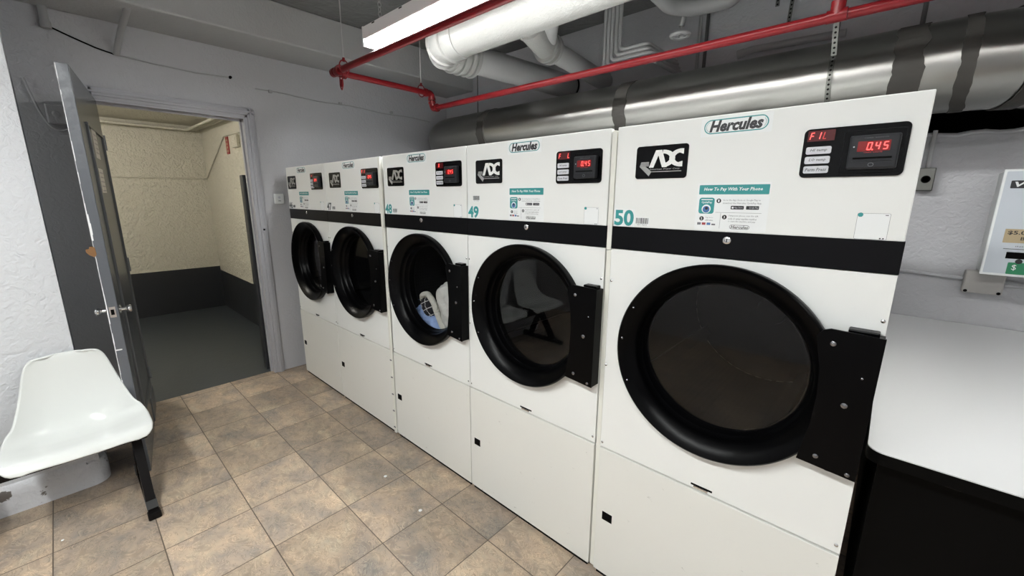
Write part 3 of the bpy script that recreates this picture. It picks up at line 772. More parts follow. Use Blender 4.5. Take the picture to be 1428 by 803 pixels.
    # ---- drum
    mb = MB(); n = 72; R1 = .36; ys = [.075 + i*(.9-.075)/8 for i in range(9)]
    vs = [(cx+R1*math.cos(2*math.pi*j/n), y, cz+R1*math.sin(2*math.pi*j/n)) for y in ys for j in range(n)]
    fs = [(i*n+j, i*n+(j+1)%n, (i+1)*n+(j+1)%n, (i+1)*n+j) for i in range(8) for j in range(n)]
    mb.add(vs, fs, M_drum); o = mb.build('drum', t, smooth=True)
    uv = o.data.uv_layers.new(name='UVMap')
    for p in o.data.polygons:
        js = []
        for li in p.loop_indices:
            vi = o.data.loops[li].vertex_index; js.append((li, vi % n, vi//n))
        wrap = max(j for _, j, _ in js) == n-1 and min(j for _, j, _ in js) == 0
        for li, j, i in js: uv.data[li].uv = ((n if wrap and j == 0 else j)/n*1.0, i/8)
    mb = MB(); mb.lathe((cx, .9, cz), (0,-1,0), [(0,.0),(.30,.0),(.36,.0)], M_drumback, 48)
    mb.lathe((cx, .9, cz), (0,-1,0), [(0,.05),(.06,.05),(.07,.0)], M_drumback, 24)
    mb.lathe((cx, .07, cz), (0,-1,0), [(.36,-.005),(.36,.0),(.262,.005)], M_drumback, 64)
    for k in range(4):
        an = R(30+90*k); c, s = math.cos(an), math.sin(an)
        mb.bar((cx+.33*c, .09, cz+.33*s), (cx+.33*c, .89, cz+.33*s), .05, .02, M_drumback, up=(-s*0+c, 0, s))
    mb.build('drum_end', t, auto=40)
    return t
M_screwdark = new_mat('dark_screw', (0.22,0.22,0.23), 0.25, 0.9)
M_darknum = new_mat('dark_number_print', (0.06,0.075,0.08), 0.4)
make_dryer(3.200, .800, 50, 'white tumble dryer numbered 50, nearest the camera and largest', 'FI', '  L', M_logo, M_teal)
make_dryer(2.388, .790, 49, 'white tumble dryer numbered 49, second nearest, chairs mirrored in its round window', 'F  L', '', M_logo, M_teal)
make_dryer(1.611, .777, 48, 'white tumble dryer numbered 48 in the middle, laundry behind its window', ' A', '', M_logodim, M_teal)
make_dryer(0.782, .802, 47, 'white tumble dryer numbered 47, empty, second from the far end', 'F I', '', M_logodim, M_darknum)
make_dryer(0.026, .756, 46, 'white tumble dryer at the far end beside the doorway wall', ' r', '', M_logodim, M_darknum)
# filler strips in the gaps between cabinets
def filler(x0, x1, y, label, bolts):
    t = thing('filler_strip', label, 'filler strip', ((x0+x1)/2, y, 0))
    h = (x1-x0)/2
    MB().bbox(-h+.0005, h-.0005, 0, .012, .02, 1.45, M_edge2, .002).build('strip', t)
    MB().bbox(-h+.0005, h-.0005, -.004, .01, 1.452, 1.878, M_edge2, .002).build('strip', t)
    if bolts:
        for k in range(5):
            mb = MB(); mb.bbox(-h+.002, h-.004, -.004, 0, .06+k*.125, .068+k*.125, M_greyink, .001); mb.build('clip', t)
M_edge2 = new_mat('cream_filler', (0.74,0.74,0.68), 0.35)
filler(3.1785, 3.1995, .005, 'narrow cream filler strip between dryers 49 and 50', False)
filler(1.585, 1.6105, -.014, 'narrow white filler strip with clips between dryers 47 and 48', True)

# ------------------------------------------------------------------ laundry in dryer 48
def cloth(name, label, centre, size, mat, seed, amp=.25, rot=(0,0,0), group=None, bend=0.0, sub=5):
    bm = bmesh.new(); bmesh.ops.create_icosphere(bm, subdivisions=sub, radius=1)
    for v in bm.verts:
        p = v.co.copy(); 
        q = 1 + amp*noise.noise(p*1.3+Vector((seed,0,0))) + amp*.8*(1-abs(noise.noise(p*2.6+Vector((0,seed,0))))*2)*.35
        q += .07*(1-abs(noise.noise(Vector((p.x*7, p.y*2.5, p.z*2.5+seed))))*3)*.5
        v.co = Vector((p.x*size[0]*q, p.y*size[1]*q, p.z*size[2]*q))
    for v in bm.verts: v.co.z += bend*(v.co.x/size[0])**2*size[0]
    M = Matrix.Rotation(R(rot[1]),3,'Y') @ Matrix.Rotation(R(rot[0]),3,'X')
    for v in bm.verts:
        v.co = M @ v.co + Vector(centre)
        v.co.y = max(v.co.y, .064 + .022*abs(noise.noise(Vector((v.co.x*14, seed, v.co.z*22)))) + .012*abs(noise.noise(v.co*45)))
        dxx, dz = v.co.x-2.0, v.co.z-1.1135; rr = math.hypot(dxx, dz)
        if rr > .345: v.co.x = 2.0+dxx*.345/rr; v.co.z = 1.1135+dz*.345/rr
    mb = MB(); mb.addbm(bm, mat); o = mb.build(name, smooth=True); return tag(o, label, 'laundry', group)
M_denim = new_mat('blue_cotton', (0.27,0.38,0.62), 0.85); bump(M_denim, 25, .8, 5, .012)
M_cream = new_mat('cream_fleece', (0.60,0.59,0.51), 0.95); bump(M_cream, 90, 1.0, 4, .012, 20)
M_cream2 = new_mat('pale_grey_fabric', (0.58,0.58,0.53), 0.9); bump(M_cream2, 16, .8, 5, .02)
def plaid():
    m = new_mat('black_plaid', (0.008,0.008,0.01), .85); nt = m.node_tree; b = nt.nodes['Principled BSDF']
    tc = nt.nodes.new('ShaderNodeTexCoord'); mp = nt.nodes.new('ShaderNodeMapping'); mp.inputs['Rotation'].default_value = (0, R(28), 0)
    nt.links.new(tc.outputs['Object'], mp.inputs[0]); sx = nt.nodes.new('ShaderNodeSeparateXYZ'); nt.links.new(mp.outputs[0], sx.inputs[0])
    outs = []
    for k in (0, 2):
        a = nt.nodes.new('ShaderNodeMath'); a.operation = 'MULTIPLY'; a.inputs[1].default_value = 22; nt.links.new(sx.outputs[k], a.inputs[0])
        f = nt.nodes.new('ShaderNodeMath'); f.operation = 'FRACT'; nt.links.new(a.outputs[0], f.inputs[0])
        l = nt.nodes.new('ShaderNodeMath'); l.operation = 'LESS_THAN'; l.inputs[1].default_value = .09; nt.links.new(f.outputs[0], l.inputs[0]); outs.append(l)
    mxm = nt.nodes.new('ShaderNodeMath'); mxm.operation = 'MAXIMUM'; nt.links.new(outs[0].outputs[0], mxm.inputs[0]); nt.links.new(outs[1].outputs[0], mxm.inputs[1])
    mx = nt.nodes.new('ShaderNodeMix'); mx.data_type = 'RGBA'; nt.links.new(mxm.outputs[0], mx.inputs['Factor'])
    mx.inputs['A'].default_value = (.008,.008,.01,1); mx.inputs['B'].default_value = (.5,.5,.48,1); nt.links.new(mx.outputs['Result'], b.inputs['Base Color'])
    return m
M_plaid = plaid()
cloth('blue_garment', 'crumpled blue cotton garment at the bottom of dryer 48', (1.865,.175,.850), (.20,.115,.10), M_denim, 2.0, .42, (0,22,0))
cloth('fleece_blanket', 'pale grey-cream fabric heaped on the right inside dryer 48', (2.10,.20,.96), (.17,.135,.20), M_cream2, 5.0, .25, (0,-14,0))
cloth('plaid_shirt', 'black and white plaid cloth tucked between blue garment and cream hem', (1.885,.112,.972), (.072,.045,.052), M_plaid, 8.0, .10, (0,50,0))
hem = [Vector(p) for p in ((1.815,.10,1.00),(1.855,.085,1.045),(1.915,.082,1.06),(1.965,.082,1.02),(2.00,.082,.955),(2.035,.084,.89),(2.07,.088,.84),(2.10,.10,.815))]
fine = []
for i in range(len(hem)-1):
    for k in range(5): fine.append(hem[i].lerp(hem[i+1], k/5))
fine.append(hem[-1])
for _ in range(2): fine = [fine[0]] + [(fine[i-1]+fine[i]*2+fine[i+1])/4 for i in range(1, len(fine)-1)] + [fine[-1]]
rs = [.018*(.5+.5*min(1, i/4))*(1+.12*noise.noise(p*30)) for i, p in enumerate(fine)]
o = MB().tube(fine, .02, M_cream, 14, rs=rs).build('fleece_lining', smooth=True)
tag(o, 'thick cream fleece hem arching over the plaid cloth in dryer 48', 'laundry')

# ------------------------------------------------------------------ ventilation duct
YD, ZD, RD = 1.46, 2.235, .195
def duct():
    t = thing('ventilation_duct', 'large galvanised round duct running behind the dryers', 'duct', (2.2, YD, ZD))
    def W(p): return (p[0]-2.2, p[1]-YD, p[2]-ZD)
    R2 = .30
    left = [(0.24 , YD+R2+.19, ZD)] + [(.24+R2-R2*math.cos(R(a)), YD+R2-R2*math.sin(R(a)), ZD) for a in range(0, 91, 9)]
    mb = MB(); mb.tube([W(p) for p in left + [(1.22,YD,ZD)]], RD-.001, M_galv, 56); mb.build('elbow', t, smooth=True)
    mb = MB(); mb.tube([W((1.17,YD,ZD)), W((2.50,YD,ZD))], RD, M_galv, 64); mb.build('pipe_section', t, auto=30)
    mb = MB(); mb.tube([W((2.49,YD,ZD)), W((3.93,YD,ZD))], RD+.001, M_galv, 64); mb.build('pipe_section', t, auto=30)
    mb = MB(); mb.tube([W((3.92,YD,ZD)), W((4.09,YD,ZD))], RD, M_galv, 64); mb.build('pipe_section', t, auto=30)
    # gored elbow turning into the wall recess
    Rb = .40; cxb, cyb = 4.10, YD+Rb
    angs = [0, 22.5, 45, 67.5, 90]
    pts = [(cxb + Rb*math.sin(R(a)), cyb - Rb*math.cos(R(a))) for a in angs]
    rings = []
    n = 56
    for a, (px, py) in zip(angs, pts):
        rad = Vector((math.sin(R(a)), -math.cos(R(a)), 0)); up = Vector((0,0,1)); c = Vector((px, py, ZD))
        rings.append([c + (rad*math.cos(2*math.pi*j/n) + up*math.sin(2*math.pi*j/n))*RD for j in range(n)])
    rings.append([p+Vector((0,.35,0)) for p in rings[-1]])
    for k in range(5):
        mb = MB(); vs = [W(p) for p in rings[k]+rings[k+1]]
        mb.add(vs, [(j, (j+1)%n, (j+1)%n+n, j+n) for j in range(n)], M_galv); mb.build('elbow_gore', t, auto=40)
    # sealant bands
    def band(x0, x1, dr=.004, ang=0, jag=.012, seed=0):
        n = 96; vs = []
        for e, x in enumerate((x0, x0, x1, x1)):
            rr = RD + (dr if e in (1,2) else 0.0005)
            for j in range(n):
                a = 2*math.pi*j/n; q = jag*noise.noise(Vector((math.cos(a)*3, math.sin(a)*3, seed+e//2*7))) + jag*.6*noise.noise(Vector((math.cos(a)*9, math.sin(a)*9, seed+e//2*5)))
                vs.append(W((x+q, YD+rr*math.cos(a), ZD+rr*math.sin(a))))
        mb = MB(); mb.add(vs, [(i*n+j, i*n+(j+1)%n, (i+1)*n+(j+1)%n, (i+1)*n+j) for i in range(3) for j in range(n)], M_mastic)
        mb.build('sealant_band', t, auto=50)
    band(1.085, 1.17, seed=1); band(2.450, 2.542, seed=2); band(3.86, 3.965, jag=.016, seed=3); band(4.075, 4.125, jag=.006, seed=4)
    for k in (1, 2):
        a = angs[k]; c = Vector((*pts[k], ZD)); rad = Vector((math.sin(R(a)), -math.cos(R(a)), 0)); tg = Vector((math.cos(R(a)), math.sin(R(a)), 0))
        n = 72; vs = []
        for e, (d, rr) in enumerate(((-.035,.0),(-.032,.005),(.032,.005),(.035,.0))):
            for j in range(n):
                an = 2*math.pi*j/n; u = rad*math.cos(an)+Vector((0,0,1))*math.sin(an)
                dd = d + .008*noise.noise(Vector((math.cos(an)*4, math.sin(an)*4, k+e)))
                shr = (1-abs(d)*.15)
                vs.append(W(c + tg*dd*(1 if True else 0) + u*(RD+rr+.002)))
        mb = MB(); mb.add(vs, [(i*n+j, i*n+(j+1)%n, (i+1)*n+(j+1)%n, (i+1)*n+j) for i in range(3) for j in range(n)], M_mastic); mb.build('sealant_band', t, auto=50)
    # standing seam ring
    MB().tube([W((1.178, YD+(RD+.003)*math.cos(2*math.pi*i/48), ZD+(RD+.003)*math.sin(2*math.pi*i/48))) for i in range(49)], .004, M_galv, 8, cap=False).build('seam', t, smooth=True)
duct()

# perforated straps
def strap(path, label, w=.022, normal_hint=(0,-1,0)):
    P = [Vector(p) for p in path]; mb = MB(); k = len(P)
    side = Vector((1,0,0)); vs = []
    for i, p in enumerate(P):
        vs += [p - side*w/2, p + side*w/2]
    fs = [(2*i, 2*i+1, 2*i+3, 2*i+2) for i in range(k-1)]
    mb.add(vs, fs, M_strap)
    # thickness copy
    off = []
    for i in range(k):
        tg = (P[min(i+1,k-1)]-P[max(i-1,0)]).normalized(); off.append(tg.cross(side).normalized())
    vs2 = []
    for i, p in enumerate(P): vs2 += [p - side*w/2 + off[i]*.002, p + side*w/2 + off[i]*.002]
    mb.add(vs2, fs, M_strap)
    # round holes drawn as dark dots of real depth on both faces
    L = 0
    for i in range(k-1):
        seg = (P[i+1]-P[i]); n = max(1, int(round(seg.length/.022)))
        tg = seg.normalized()
        for j in range(n):
            c = P[i] + seg*((j+.5)/n)
            if seg.length/n < .012 and (i % 2): continue
            for sgn in (-.0006, .0026):
                cc = c + off[i]*sgn; ring = [cc + (side*math.cos(2*math.pi*q/10)+tg*math.sin(2*math.pi*q/10))*.0052 for q in range(10)]
                mb.add(ring, [tuple(range(10))], M_dark)
    o = mb.build('hanger_strap'); return tag(o, label, 'hanger strap')
wrap = [Vector((3.635, YD+(RD+.008)*math.cos(R(a)), ZD+(RD+.008)*math.sin(R(a)))) for a in range(135, 331, 6)]
strap([(3.625, 1.20, ceiling_z)] + [(3.628, 1.215, 2.75), (3.632, 1.235, 2.45)] + [p for p in wrap if True][3:], 'perforated steel strap wrapped around the duct behind dryer 50')
strap([(3.31, 1.86, ceiling_z), (3.31, 1.87, 2.85), (3.30, 1.88, 2.67)], 'perforated strap hanging above the duct, right of the other loose one')
strap([(3.235, 1.84, ceiling_z), (3.235, 1.85, 2.82)], 'short perforated strap hanging from the ceiling, leftmost of the two loose ones')

# ------------------------------------------------------------------ red sprinkler pipe
def red_pipe():
    t = thing('sprinkler_pipe', 'red painted sprinkler pipe hung under the ceiling with two elbows and a tee', 'pipe', (.93, .08, 2.5))
    def W(p): return (p[0]-.93, p[1]-.08, p[2]-2.5)
    def pipe(a, b, name='pipe_run', r=.021): MB().tube([W(a), W(b)], r, M_redpipe, 20).build(name, t, auto=40)
    def fit(pts, r=.029, rr=.03):
        p = fillet(pts, rr); mb = MB(); mb.tube([W(q) for q in p], r, M_redpipe, 20)
        for e, f in ((0,1),(-1,-2)):
            a = Vector(p[e]); d = (Vector(p[e])-Vector(p[f])).normalized()
            mb.tube([W(a-d*.012), W(a+d*.006)], r*1.18, M_redpipe, 20)
        mb.build('elbow', t, auto=40)
    zA = 2.50; zC = 2.385; yC = .915
    pipe((.95,.08,zA), (5.9,.10,zA)); fit([(.995,.08,zA), (.93,.08,zA), (.93,.145,zA)])
    pipe((.93,.10,zA), (.93,.86,zA)); fit([(.93,.84,zA), (.93,.90,zA+.0), (.93,.905,zA-.045)], .027, .028)
    fit([(.93,.905,zC+.05), (.93,yC,zC), (.985,yC,zC)], .027, .026)
    pipe((.93,.905,zA-.04), (.93,.91,zC+.03)); pipe((.95,yC,zC), (5.9,yC+.01,zC))
    # tee with riser
    mb = MB(); mb.tube([W((3.636,yC,zC)), W((3.706,yC,zC))], .025, M_redpipe, 20); mb.tube([W((3.671,yC,zC)), W((3.671,yC,zC+.055))], .026, M_redpipe, 20); mb.build('tee', t, auto=40)
    pipe((3.671,yC,zC+.04), (3.671,yC,ceiling_z), 'riser', .018)
    # plug elbow boss under corner
    mb = MB(); mb.tube([W((.895,.08,zA)), W((.93,.08,zA))], .030, M_redpipe, 20); mb.build('plug', t, auto=40)
    return t
red_pipe()
def hanger(x, y, z, label, rod=M_rod, ring=M_redpipe):
    t = thing('pipe_hanger', label, 'pipe hanger', (x, y, z), 'rod hangers of the sprinkler pipe')
    MB().tube([(0,0,.05), (0,0,ceiling_z-z)], .004, rod, 8).build('rod', t, smooth=True)
    p = arc((0,0,.005), .034, 0, 2*math.pi, (0,1,0), (0,0,1.35), 20)
    MB().tube(p, .004, ring, 8, cap=False).build('ring', t, smooth=True)
    MB().tube([(0,0,.04),(0,0,.065)], .009, ring, 6).build('nut', t)
hanger(1.06, .08, 2.50, 'thin rod hanger with red ring holding the front red pipe near its corner')
hanger(.93, .80, 2.50, 'thin rod hanger holding the red pipe just before it drops')
t = thing('pipe_clevis', 'red clevis loop dangling below the red pipe corner', 'pipe hanger', (.965,.10,2.43))
MB().tube([Vector(p) for p in fillet([(-.018,0,.05),(-.022,0,-.02),(0,0,-.052),(.022,0,-.02),(.018,0,.05)], .012)], .004, M_redpipe, 8).build('loop', t, smooth=True)
MB().tube([(0,0,-.03),(0,0,.02)], .007, M_redpipe, 8).build('bolt', t, smooth=True)

# ------------------------------------------------------------------ white drain pipes
ZPp = 2.66
def drain():
    t = thing('drain_pipe', 'thick white painted drain pipe under the ceiling with ribbed elbow and two grey branches', 'pipe', (1.70, .60, ZPp))
    def W(p): return (p[0]-1.70, p[1]-.60, p[2]-ZPp)
    r = .115
    ym = .56
    MB().tube([W((1.70,ym,ZPp)), W((5.9,ym,ZPp+.02))], r, M_whitepipe, 40).build('main_run', t, smooth=True)
    # elbow from the main run to the branch
    el = fillet([(1.74,ym,ZPp), (1.455,ym,ZPp), (1.475,ym+.31,ZPp-.01)], .17, 10)
    mb = MB(); mb.tube([W(p) for p in el], r*1.06, M_whitepipe, 36); mb.build('elbow', t, smooth=True)
    for k, i in enumerate((1, 4, 7, 10)):
        i = min(i, len(el)-2); a = Vector(el[i]); d = (Vector(el[i+1])-a).normalized()
        mb = MB(); mb.lathe(W(a), d, [(r*1.05,-.014),(r*1.17,-.010),(r*1.19,0),(r*1.17,.010),(r*1.05,.014)], M_whitepipe, 36); mb.build('rib', t, smooth=True)
    for y in (ym+.19, ym+.25, ym+.30):
        mb = MB(); mb.lathe(W((1.475+.10*(y-ym-.19),y,ZPp-.01)), (.11,1,0), [(r*.9,-.016),(r*1.14,-.012),(r*1.17,0),(r*1.14,.012),(r*.9,.016)], M_whitepipe, 36); mb.build('coupling', t, smooth=True)
    MB().tube([W((1.478,ym+.22,ZPp-.01)), W((1.62,YB-.02,ZPp-.03))], .098, M_greypipe, 36).build('branch', t, smooth=True)
    mb = MB(); mb.lathe(W((1.62,YB-.012,ZPp-.03)), (0,-1,0), [(.10,0),(.106,.004),(.106,.012),(.098,.016)], M_dark, 36); mb.build('wall_collar', t, smooth=True)
    return t
T_drain = drain()
def drain2(t0):
    t = t0
    def W(p): return (p[0]-1.70, p[1]-.60, p[2]-ZPp)
    A = (2.30,.60,ZPp+.02); B = (1.96,.94,ZPp+.00)
    Bp = (2.03,1.06,ZPp-.01); E = (1.98,YB-.01,ZPp-.04)
    MB().tube([W((2.24,.57,ZPp+.02)), W((2.12,.80,ZPp+.01)), W((2.045,1.05,ZPp-.01))], .080, M_whitepipe, 30).build('hub', t, smooth=True)
    MB().tube([W((2.30,.60,ZPp+.10)), W((2.22,.85,ZPp+.06)), W((2.06,1.03,ZPp))], .06, M_greypipe, 30).build('wye_arm', t, smooth=True)
    for f in (.70, .76):
        c = Vector((2.24,.57,ZPp+.02)).lerp(Vector((2.12,.80,ZPp+.01)), f*.9)
        mb = MB(); mb.lathe(W(c), Vector((-.12,.23,-.01)), [(.07,-.014),(.092,-.010),(.094,.006),(.07,.014)], M_whitepipe, 30); mb.build('coupling', t, smooth=True)
    for y in (1.04, 1.10):
        mb = MB(); mb.lathe(W((2.045-.02*(y-1.04)*2,y,ZPp-.012)), (-.06,1,-.03), [(.07,-.018),(.096,-.014),(.099,0),(.096,.012),(.07,.016)], M_whitepipe, 30); mb.build('coupling', t, smooth=True)
    MB().tube([W((2.045,1.06,ZPp-.01)), W((1.985,YB-.02,ZPp-.05))], .068, M_greypipe, 30).build('branch', t, smooth=True)['label'] = 'slimmer grey branch on the right'
    return t
drain2(T_drain)

# bundle of thin conduits: down from the ceiling, nested bends, back to the wall
def conduits():
    for k in range(5):
        x = 2.255+.030*k; ztop = ceiling_z; zb = 2.60+.0*k
        z = 2.545 + .029*k
        xe = 2.63 - .012*k
        p = fillet([(x, 1.45, ztop), (x, 1.45, z), (xe, 1.45, z), (xe, YB-.01, z)], .04)
        o = MB().tube(p, .013, M_greypipe, 10).build('conduit', smooth=True)
        names = ('leftmost', 'second from left', 'middle', 'fourth from left', 'rightmost')
        tag(o, 'thin grey conduit bending toward the back wall, %s of the bundle of five' % names[k], 'conduit', 'bundle of five ceiling conduits')
conduits()

# overhead pipe with sprinkler / hand wheel
def wheel_pipe():
    t = thing('overhead_pipe', 'grey overhead pipe near the ceiling with a small hand wheel hanging below', 'pipe', (2.75, 1.45, 2.95))
    def W(p): return (p[0]-2.75, p[1]-1.45, p[2]-2.95)
    z = 2.86
    MB().tube([W(p) for p in fillet([(2.70,.9,z+.03), (2.70,1.50,z), (2.80,1.62,z), (3.04,1.66,z), (3.07,1.66,ceiling_z)], .06)], .050, M_greypipe, 20).build('pipe_run', t, smooth=True)
    mb = MB(); mb.tube([W((3.06,1.66,z+.03)), W((3.06,1.66,z+.12))], .06, M_dark, 16); mb.build('collar', t, smooth=True)
    MB().tube([W((2.755,1.60,z-.02)), W((2.740,1.60,z-.10))], .018, M_greypipe, 12, rs=None).build('valve_body', t, smooth=True)
    MB().tube([W((2.740,1.60,z-.09)), W((2.735,1.60,z-.145))], .006, M_rod, 8).build('stem', t, smooth=True)
    mb = MB(); c = W((2.735,1.60,z-.150)); Rw = .056
    pts = [(c[0]+Rw*math.cos(2*math.pi*i/40), c[1]+Rw*math.sin(2*math.pi*i/40), c[2]) for i in range(41)]
    mb.tube(pts, .012, M_rod, 8, cap=False)
    for a in (0, 60, 120): mb.bar((c[0]-Rw*math.cos(R(a)), c[1]-Rw*math.sin(R(a)), c[2]), (c[0]+Rw*math.cos(R(a)), c[1]+Rw*math.sin(R(a)), c[2]), .008, .004, M_rod)
    mb.build('hand_wheel', t, smooth=True)
wheel_pipe()
o = MB().tube(fillet([(3.03,1.90,2.60),(3.10,1.90,2.615),(3.60,1.90,2.60)], .02), .022, M_greypipe, 16).tube([(3.02,1.90,2.60),(3.06,1.90,2.606)], .027, M_greypipe, 16).build('conduit', smooth=True)
tag(o, 'short capped pale conduit along the back wall above the duct', 'conduit')
for (x, y, z0, lab) in ((3.60,1.55,2.40,'dark hanging rod just right of the strap around the duct'), (3.93,1.60,2.40,'dark hanging rod at the right, above the duct near its elbow'), (.86,1.5,2.41,'thin dark rod holding the duct near its far end')):
    o = MB().tube([(x,y,z0),(x,y,ceiling_z)], .010 if x > 1 else .005, M_darkrod, 8).build('hanging_rod', smooth=True); tag(o, lab, 'rod')
# thin pipes on the back wall above the duct
for (x, lab) in ((2.74,'thin pale vertical pipe on the back wall, left of the pair'), (2.79,'thin dark vertical pipe on the back wall, right of the pair')):
    o = MB().tube([(x,YB-.015,2.2),(x,YB-.015,ceiling_z)], .012, M_greypipe if x < 2.77 else M_darkrod, 8).build('wall_pipe', smooth=True); tag(o, lab, 'pipe')

# ------------------------------------------------------------------ small things on the door wall
o = MB().tube(fillet([(XW+.03,-1.262,ceiling_z-.28),(XW+.03,-1.262,2.70)], .02), .021, M_greypipe, 16).tube([(XW+.03,-1.262,2.675),(XW+.03,-1.262,2.715)], .026, M_greypipe, 16).build('wall_conduit', smooth=True)
tag(o, 'straight pale conduit coming down at the top left corner', 'conduit')
o = MB().tube(fillet([(.20,-.895,2.81),(-.06,-.925,2.70),(XW+.02,-.95,2.60)], .06), .019, M_greypipe, 16).build('wall_conduit', smooth=True)
tag(o, 'bent pale conduit above the doorway, right of the straight one', 'conduit')
o = MB().tube([(XW+.006,-1.25,2.695),(XW+.008,-1.15,2.655),(XW+.006,-1.05,2.62),(XW+.006,-.96,2.60)], .005, M_dark, 8).build('cable', smooth=True)
tag(o, 'black cable sagging between the two conduits', 'cable')
o = MB().tube([(XW+.003,-.95,2.60),(XW+.004,-.75,2.585),(XW+.004,-.5,2.575),(XW+.004,-.30,2.585),(XW+.004,-.275,2.588)], .005, M_greypipe, 8).tube([(XW,-.275,2.588),(XW+.02,-.275,2.588)], .011, M_dark, 10).build('cable', smooth=True)
tag(o, 'painted-over cable running above the door frame to a dark plug', 'cable')
pts = [(XW+.004, -.10+i*.12, 2.535-.002*i + .006*math.sin(i*1.1)) for i in range(16)]
mb = MB().tube(pts, .005, M_greypipe, 8)
for y_ in (.0, .62, 1.18): mb.bbox(XW, XW+.016, y_, y_+.03, 2.52, 2.545, M_greypipe, .003)
tag(mb.build('cable', smooth=True), 'thin painted cable clipped along the wall right of the doorway', 'cable')
# cable box behind the door
t = thing('junction_box', 'small painted junction box with looped cable between pillar and open door', 'electrical box', (XW, -1.30, 2.16))
mb = MB().bbox(0, .04, -.045, .045, -.06, .06, M_wall_left, .008); mb.lathe((.04,0,0), (1,0,0), [(.02,0),(.02,.004),(.012,.007),(0,.008)], M_wall_left, 16); mb.build('box', t)
MB().tube([Vector(p) for p in fillet([(.02,-.11,.20),(.02,-.07,.0),(.02,-.03,-.10),(.02,.05,-.10),(.02,.07,.0)], .05)], .006, M_wall_left, 8).build('cable_loop', t, smooth=True)
# white sensor on the wall by dryer 46
t = thing('wall_sensor', 'small white square sensor on the wall beside the door frame', 'wall device', (XW, -.015, 1.625))
mb = MB().bbox(0, .028, -.042, .042, -.045, .045, M_sticker, .010, 3); mb.build('case', t, smooth=True)
mb = MB(); mb.lathe((.028,0,.012), (1,0,0), [(.010,0),(.010,.002),(.007,.003),(0,.003)], M_btn, 16); mb.build('button', t, smooth=True)
MB().box(.028, .0295, -.010, .010, -.020, -.015, M_greyink).build('slot', t)
# strike plate on the frame
o = MB().bbox(XW+.017, XW+.042, -.186, -.158, 1.33, 1.385, M_trim, .003).box(XW+.041, XW+.044, -.180, -.165, 1.35, 1.365, M_dark).build('strike_plate'); tag(o, 'small worn strike plate on the right door frame', 'strike plate')
# thin vertical conduit right of the frame, behind dryer 46
# ------------------------------------------------------------------ hall things
o = MB().tube(fillet([(XB+.012,YL+.05,1.87),(XB+.012,YR-.02,1.895),(-3.4,YR-.012,1.90),(-2.29,YR-.012,2.372),(-.5,YR-.012,2.34)], .03), .009, M_beige, 8).build('hall_conduit', smooth=True)
tag(o, 'thin cream conduit running along the hall walls', 'conduit')
for k, (d, nm) in enumerate(((.02,'nearest the wall'), (.075,'middle'), (.13,'furthest from the wall'))):
    o = MB().tube(fillet([(XB+.05+d,YL+.05,2.545-.01*k),(XB+.05+d,YR-.05-d,2.545-.01*k),(-.6,YR-.05-d,2.52-.01*k)], .04), .016, M_beige, 10).build('hall_pipe', smooth=True)
    tag(o, 'cream pipe under the hall ceiling, %s of three' % nm, 'pipe', 'three hall ceiling pipes')
M_redsign = new_mat('red_sign', (0.30,0.02,0.02), .4)
t = thing('red_sign', 'narrow red upright sign on the hall wall', 'sign', (-2.19, YR, 2.255))
mb = MB().box(-.055, .055, -.008, 0, -.10, .10, M_redsign)
for k in range(4): mb.box(-.025, .025, -.009, -.008, -.075+k*.042, -.055+k*.042, M_tan)
mb.build('plate', t)
t = thing('hall_switch', 'small cream switch box on the hall wall beside the red sign', 'electrical box', (-1.77, YR, 2.27))
mb = MB().bbox(-.085, .085, -.04, 0, -.07, .07, M_beige, .006); mb.box(-.06,.06,-.043,-.04,-.045,.045, M_beige); mb.build('cover', t)

# ------------------------------------------------------------------ back wall things
t = thing('outlet_box', 'surface mounted metal outlet box on the wall right of dryer 50', 'electrical box', (4.065, YB, 1.755))
mb = MB().bbox(-.035, .035, -.055, 0, -.062, .062, M_strap, .004); mb.build('box', t)
mb = MB(); mb.bbox(-.033,.033,-.060,-.055,-.060,.060, M_strap, .003); mb.lathe((0,-.06,.0),(0,-1,0),[(.020,0),(.020,.004),(.017,.004),(.015,0),(0,0)], M_dark, 20); mb.build('cover', t)
MB().tube([(0,-.02,.06),(0,-.02,.26)], .010, M_rod, 8).build('conduit', t, smooth=True)
o = MB().tube([(3.9,YB-.012,1.243),(4.30,YB-.012,1.222)], .010, M_wall_grey, 10).build('wall_conduit', smooth=True); tag(o, 'painted conduit running to the plate below the card machine', 'conduit')
o = MB().tube([(4.44,YB-.012,1.213),(6.2,YB-.012,1.14)], .016, M_wall_grey, 10).build('wall_conduit', smooth=True); tag(o, 'painted conduit leaving the plate to the right under the card machine', 'conduit')
M_plate = new_mat('painted_plate', (0.50,0.48,0.46), .45)
t = thing('junction_plate', 'pale junction box under the card machine', 'electrical box', (4.372, YB, 1.22))
mb = MB().bbox(-.074, .074, -.05, 0, -.068, .054, M_plate, .008, 3); mb.build('box', t, auto=40)
for s in (-1, 1): MB().lathe((s*.060,-.049,-.058),(0,-1,0),[(.008,0),(.008,.002),(0,.002)], M_dark, 10).build('screw', t)
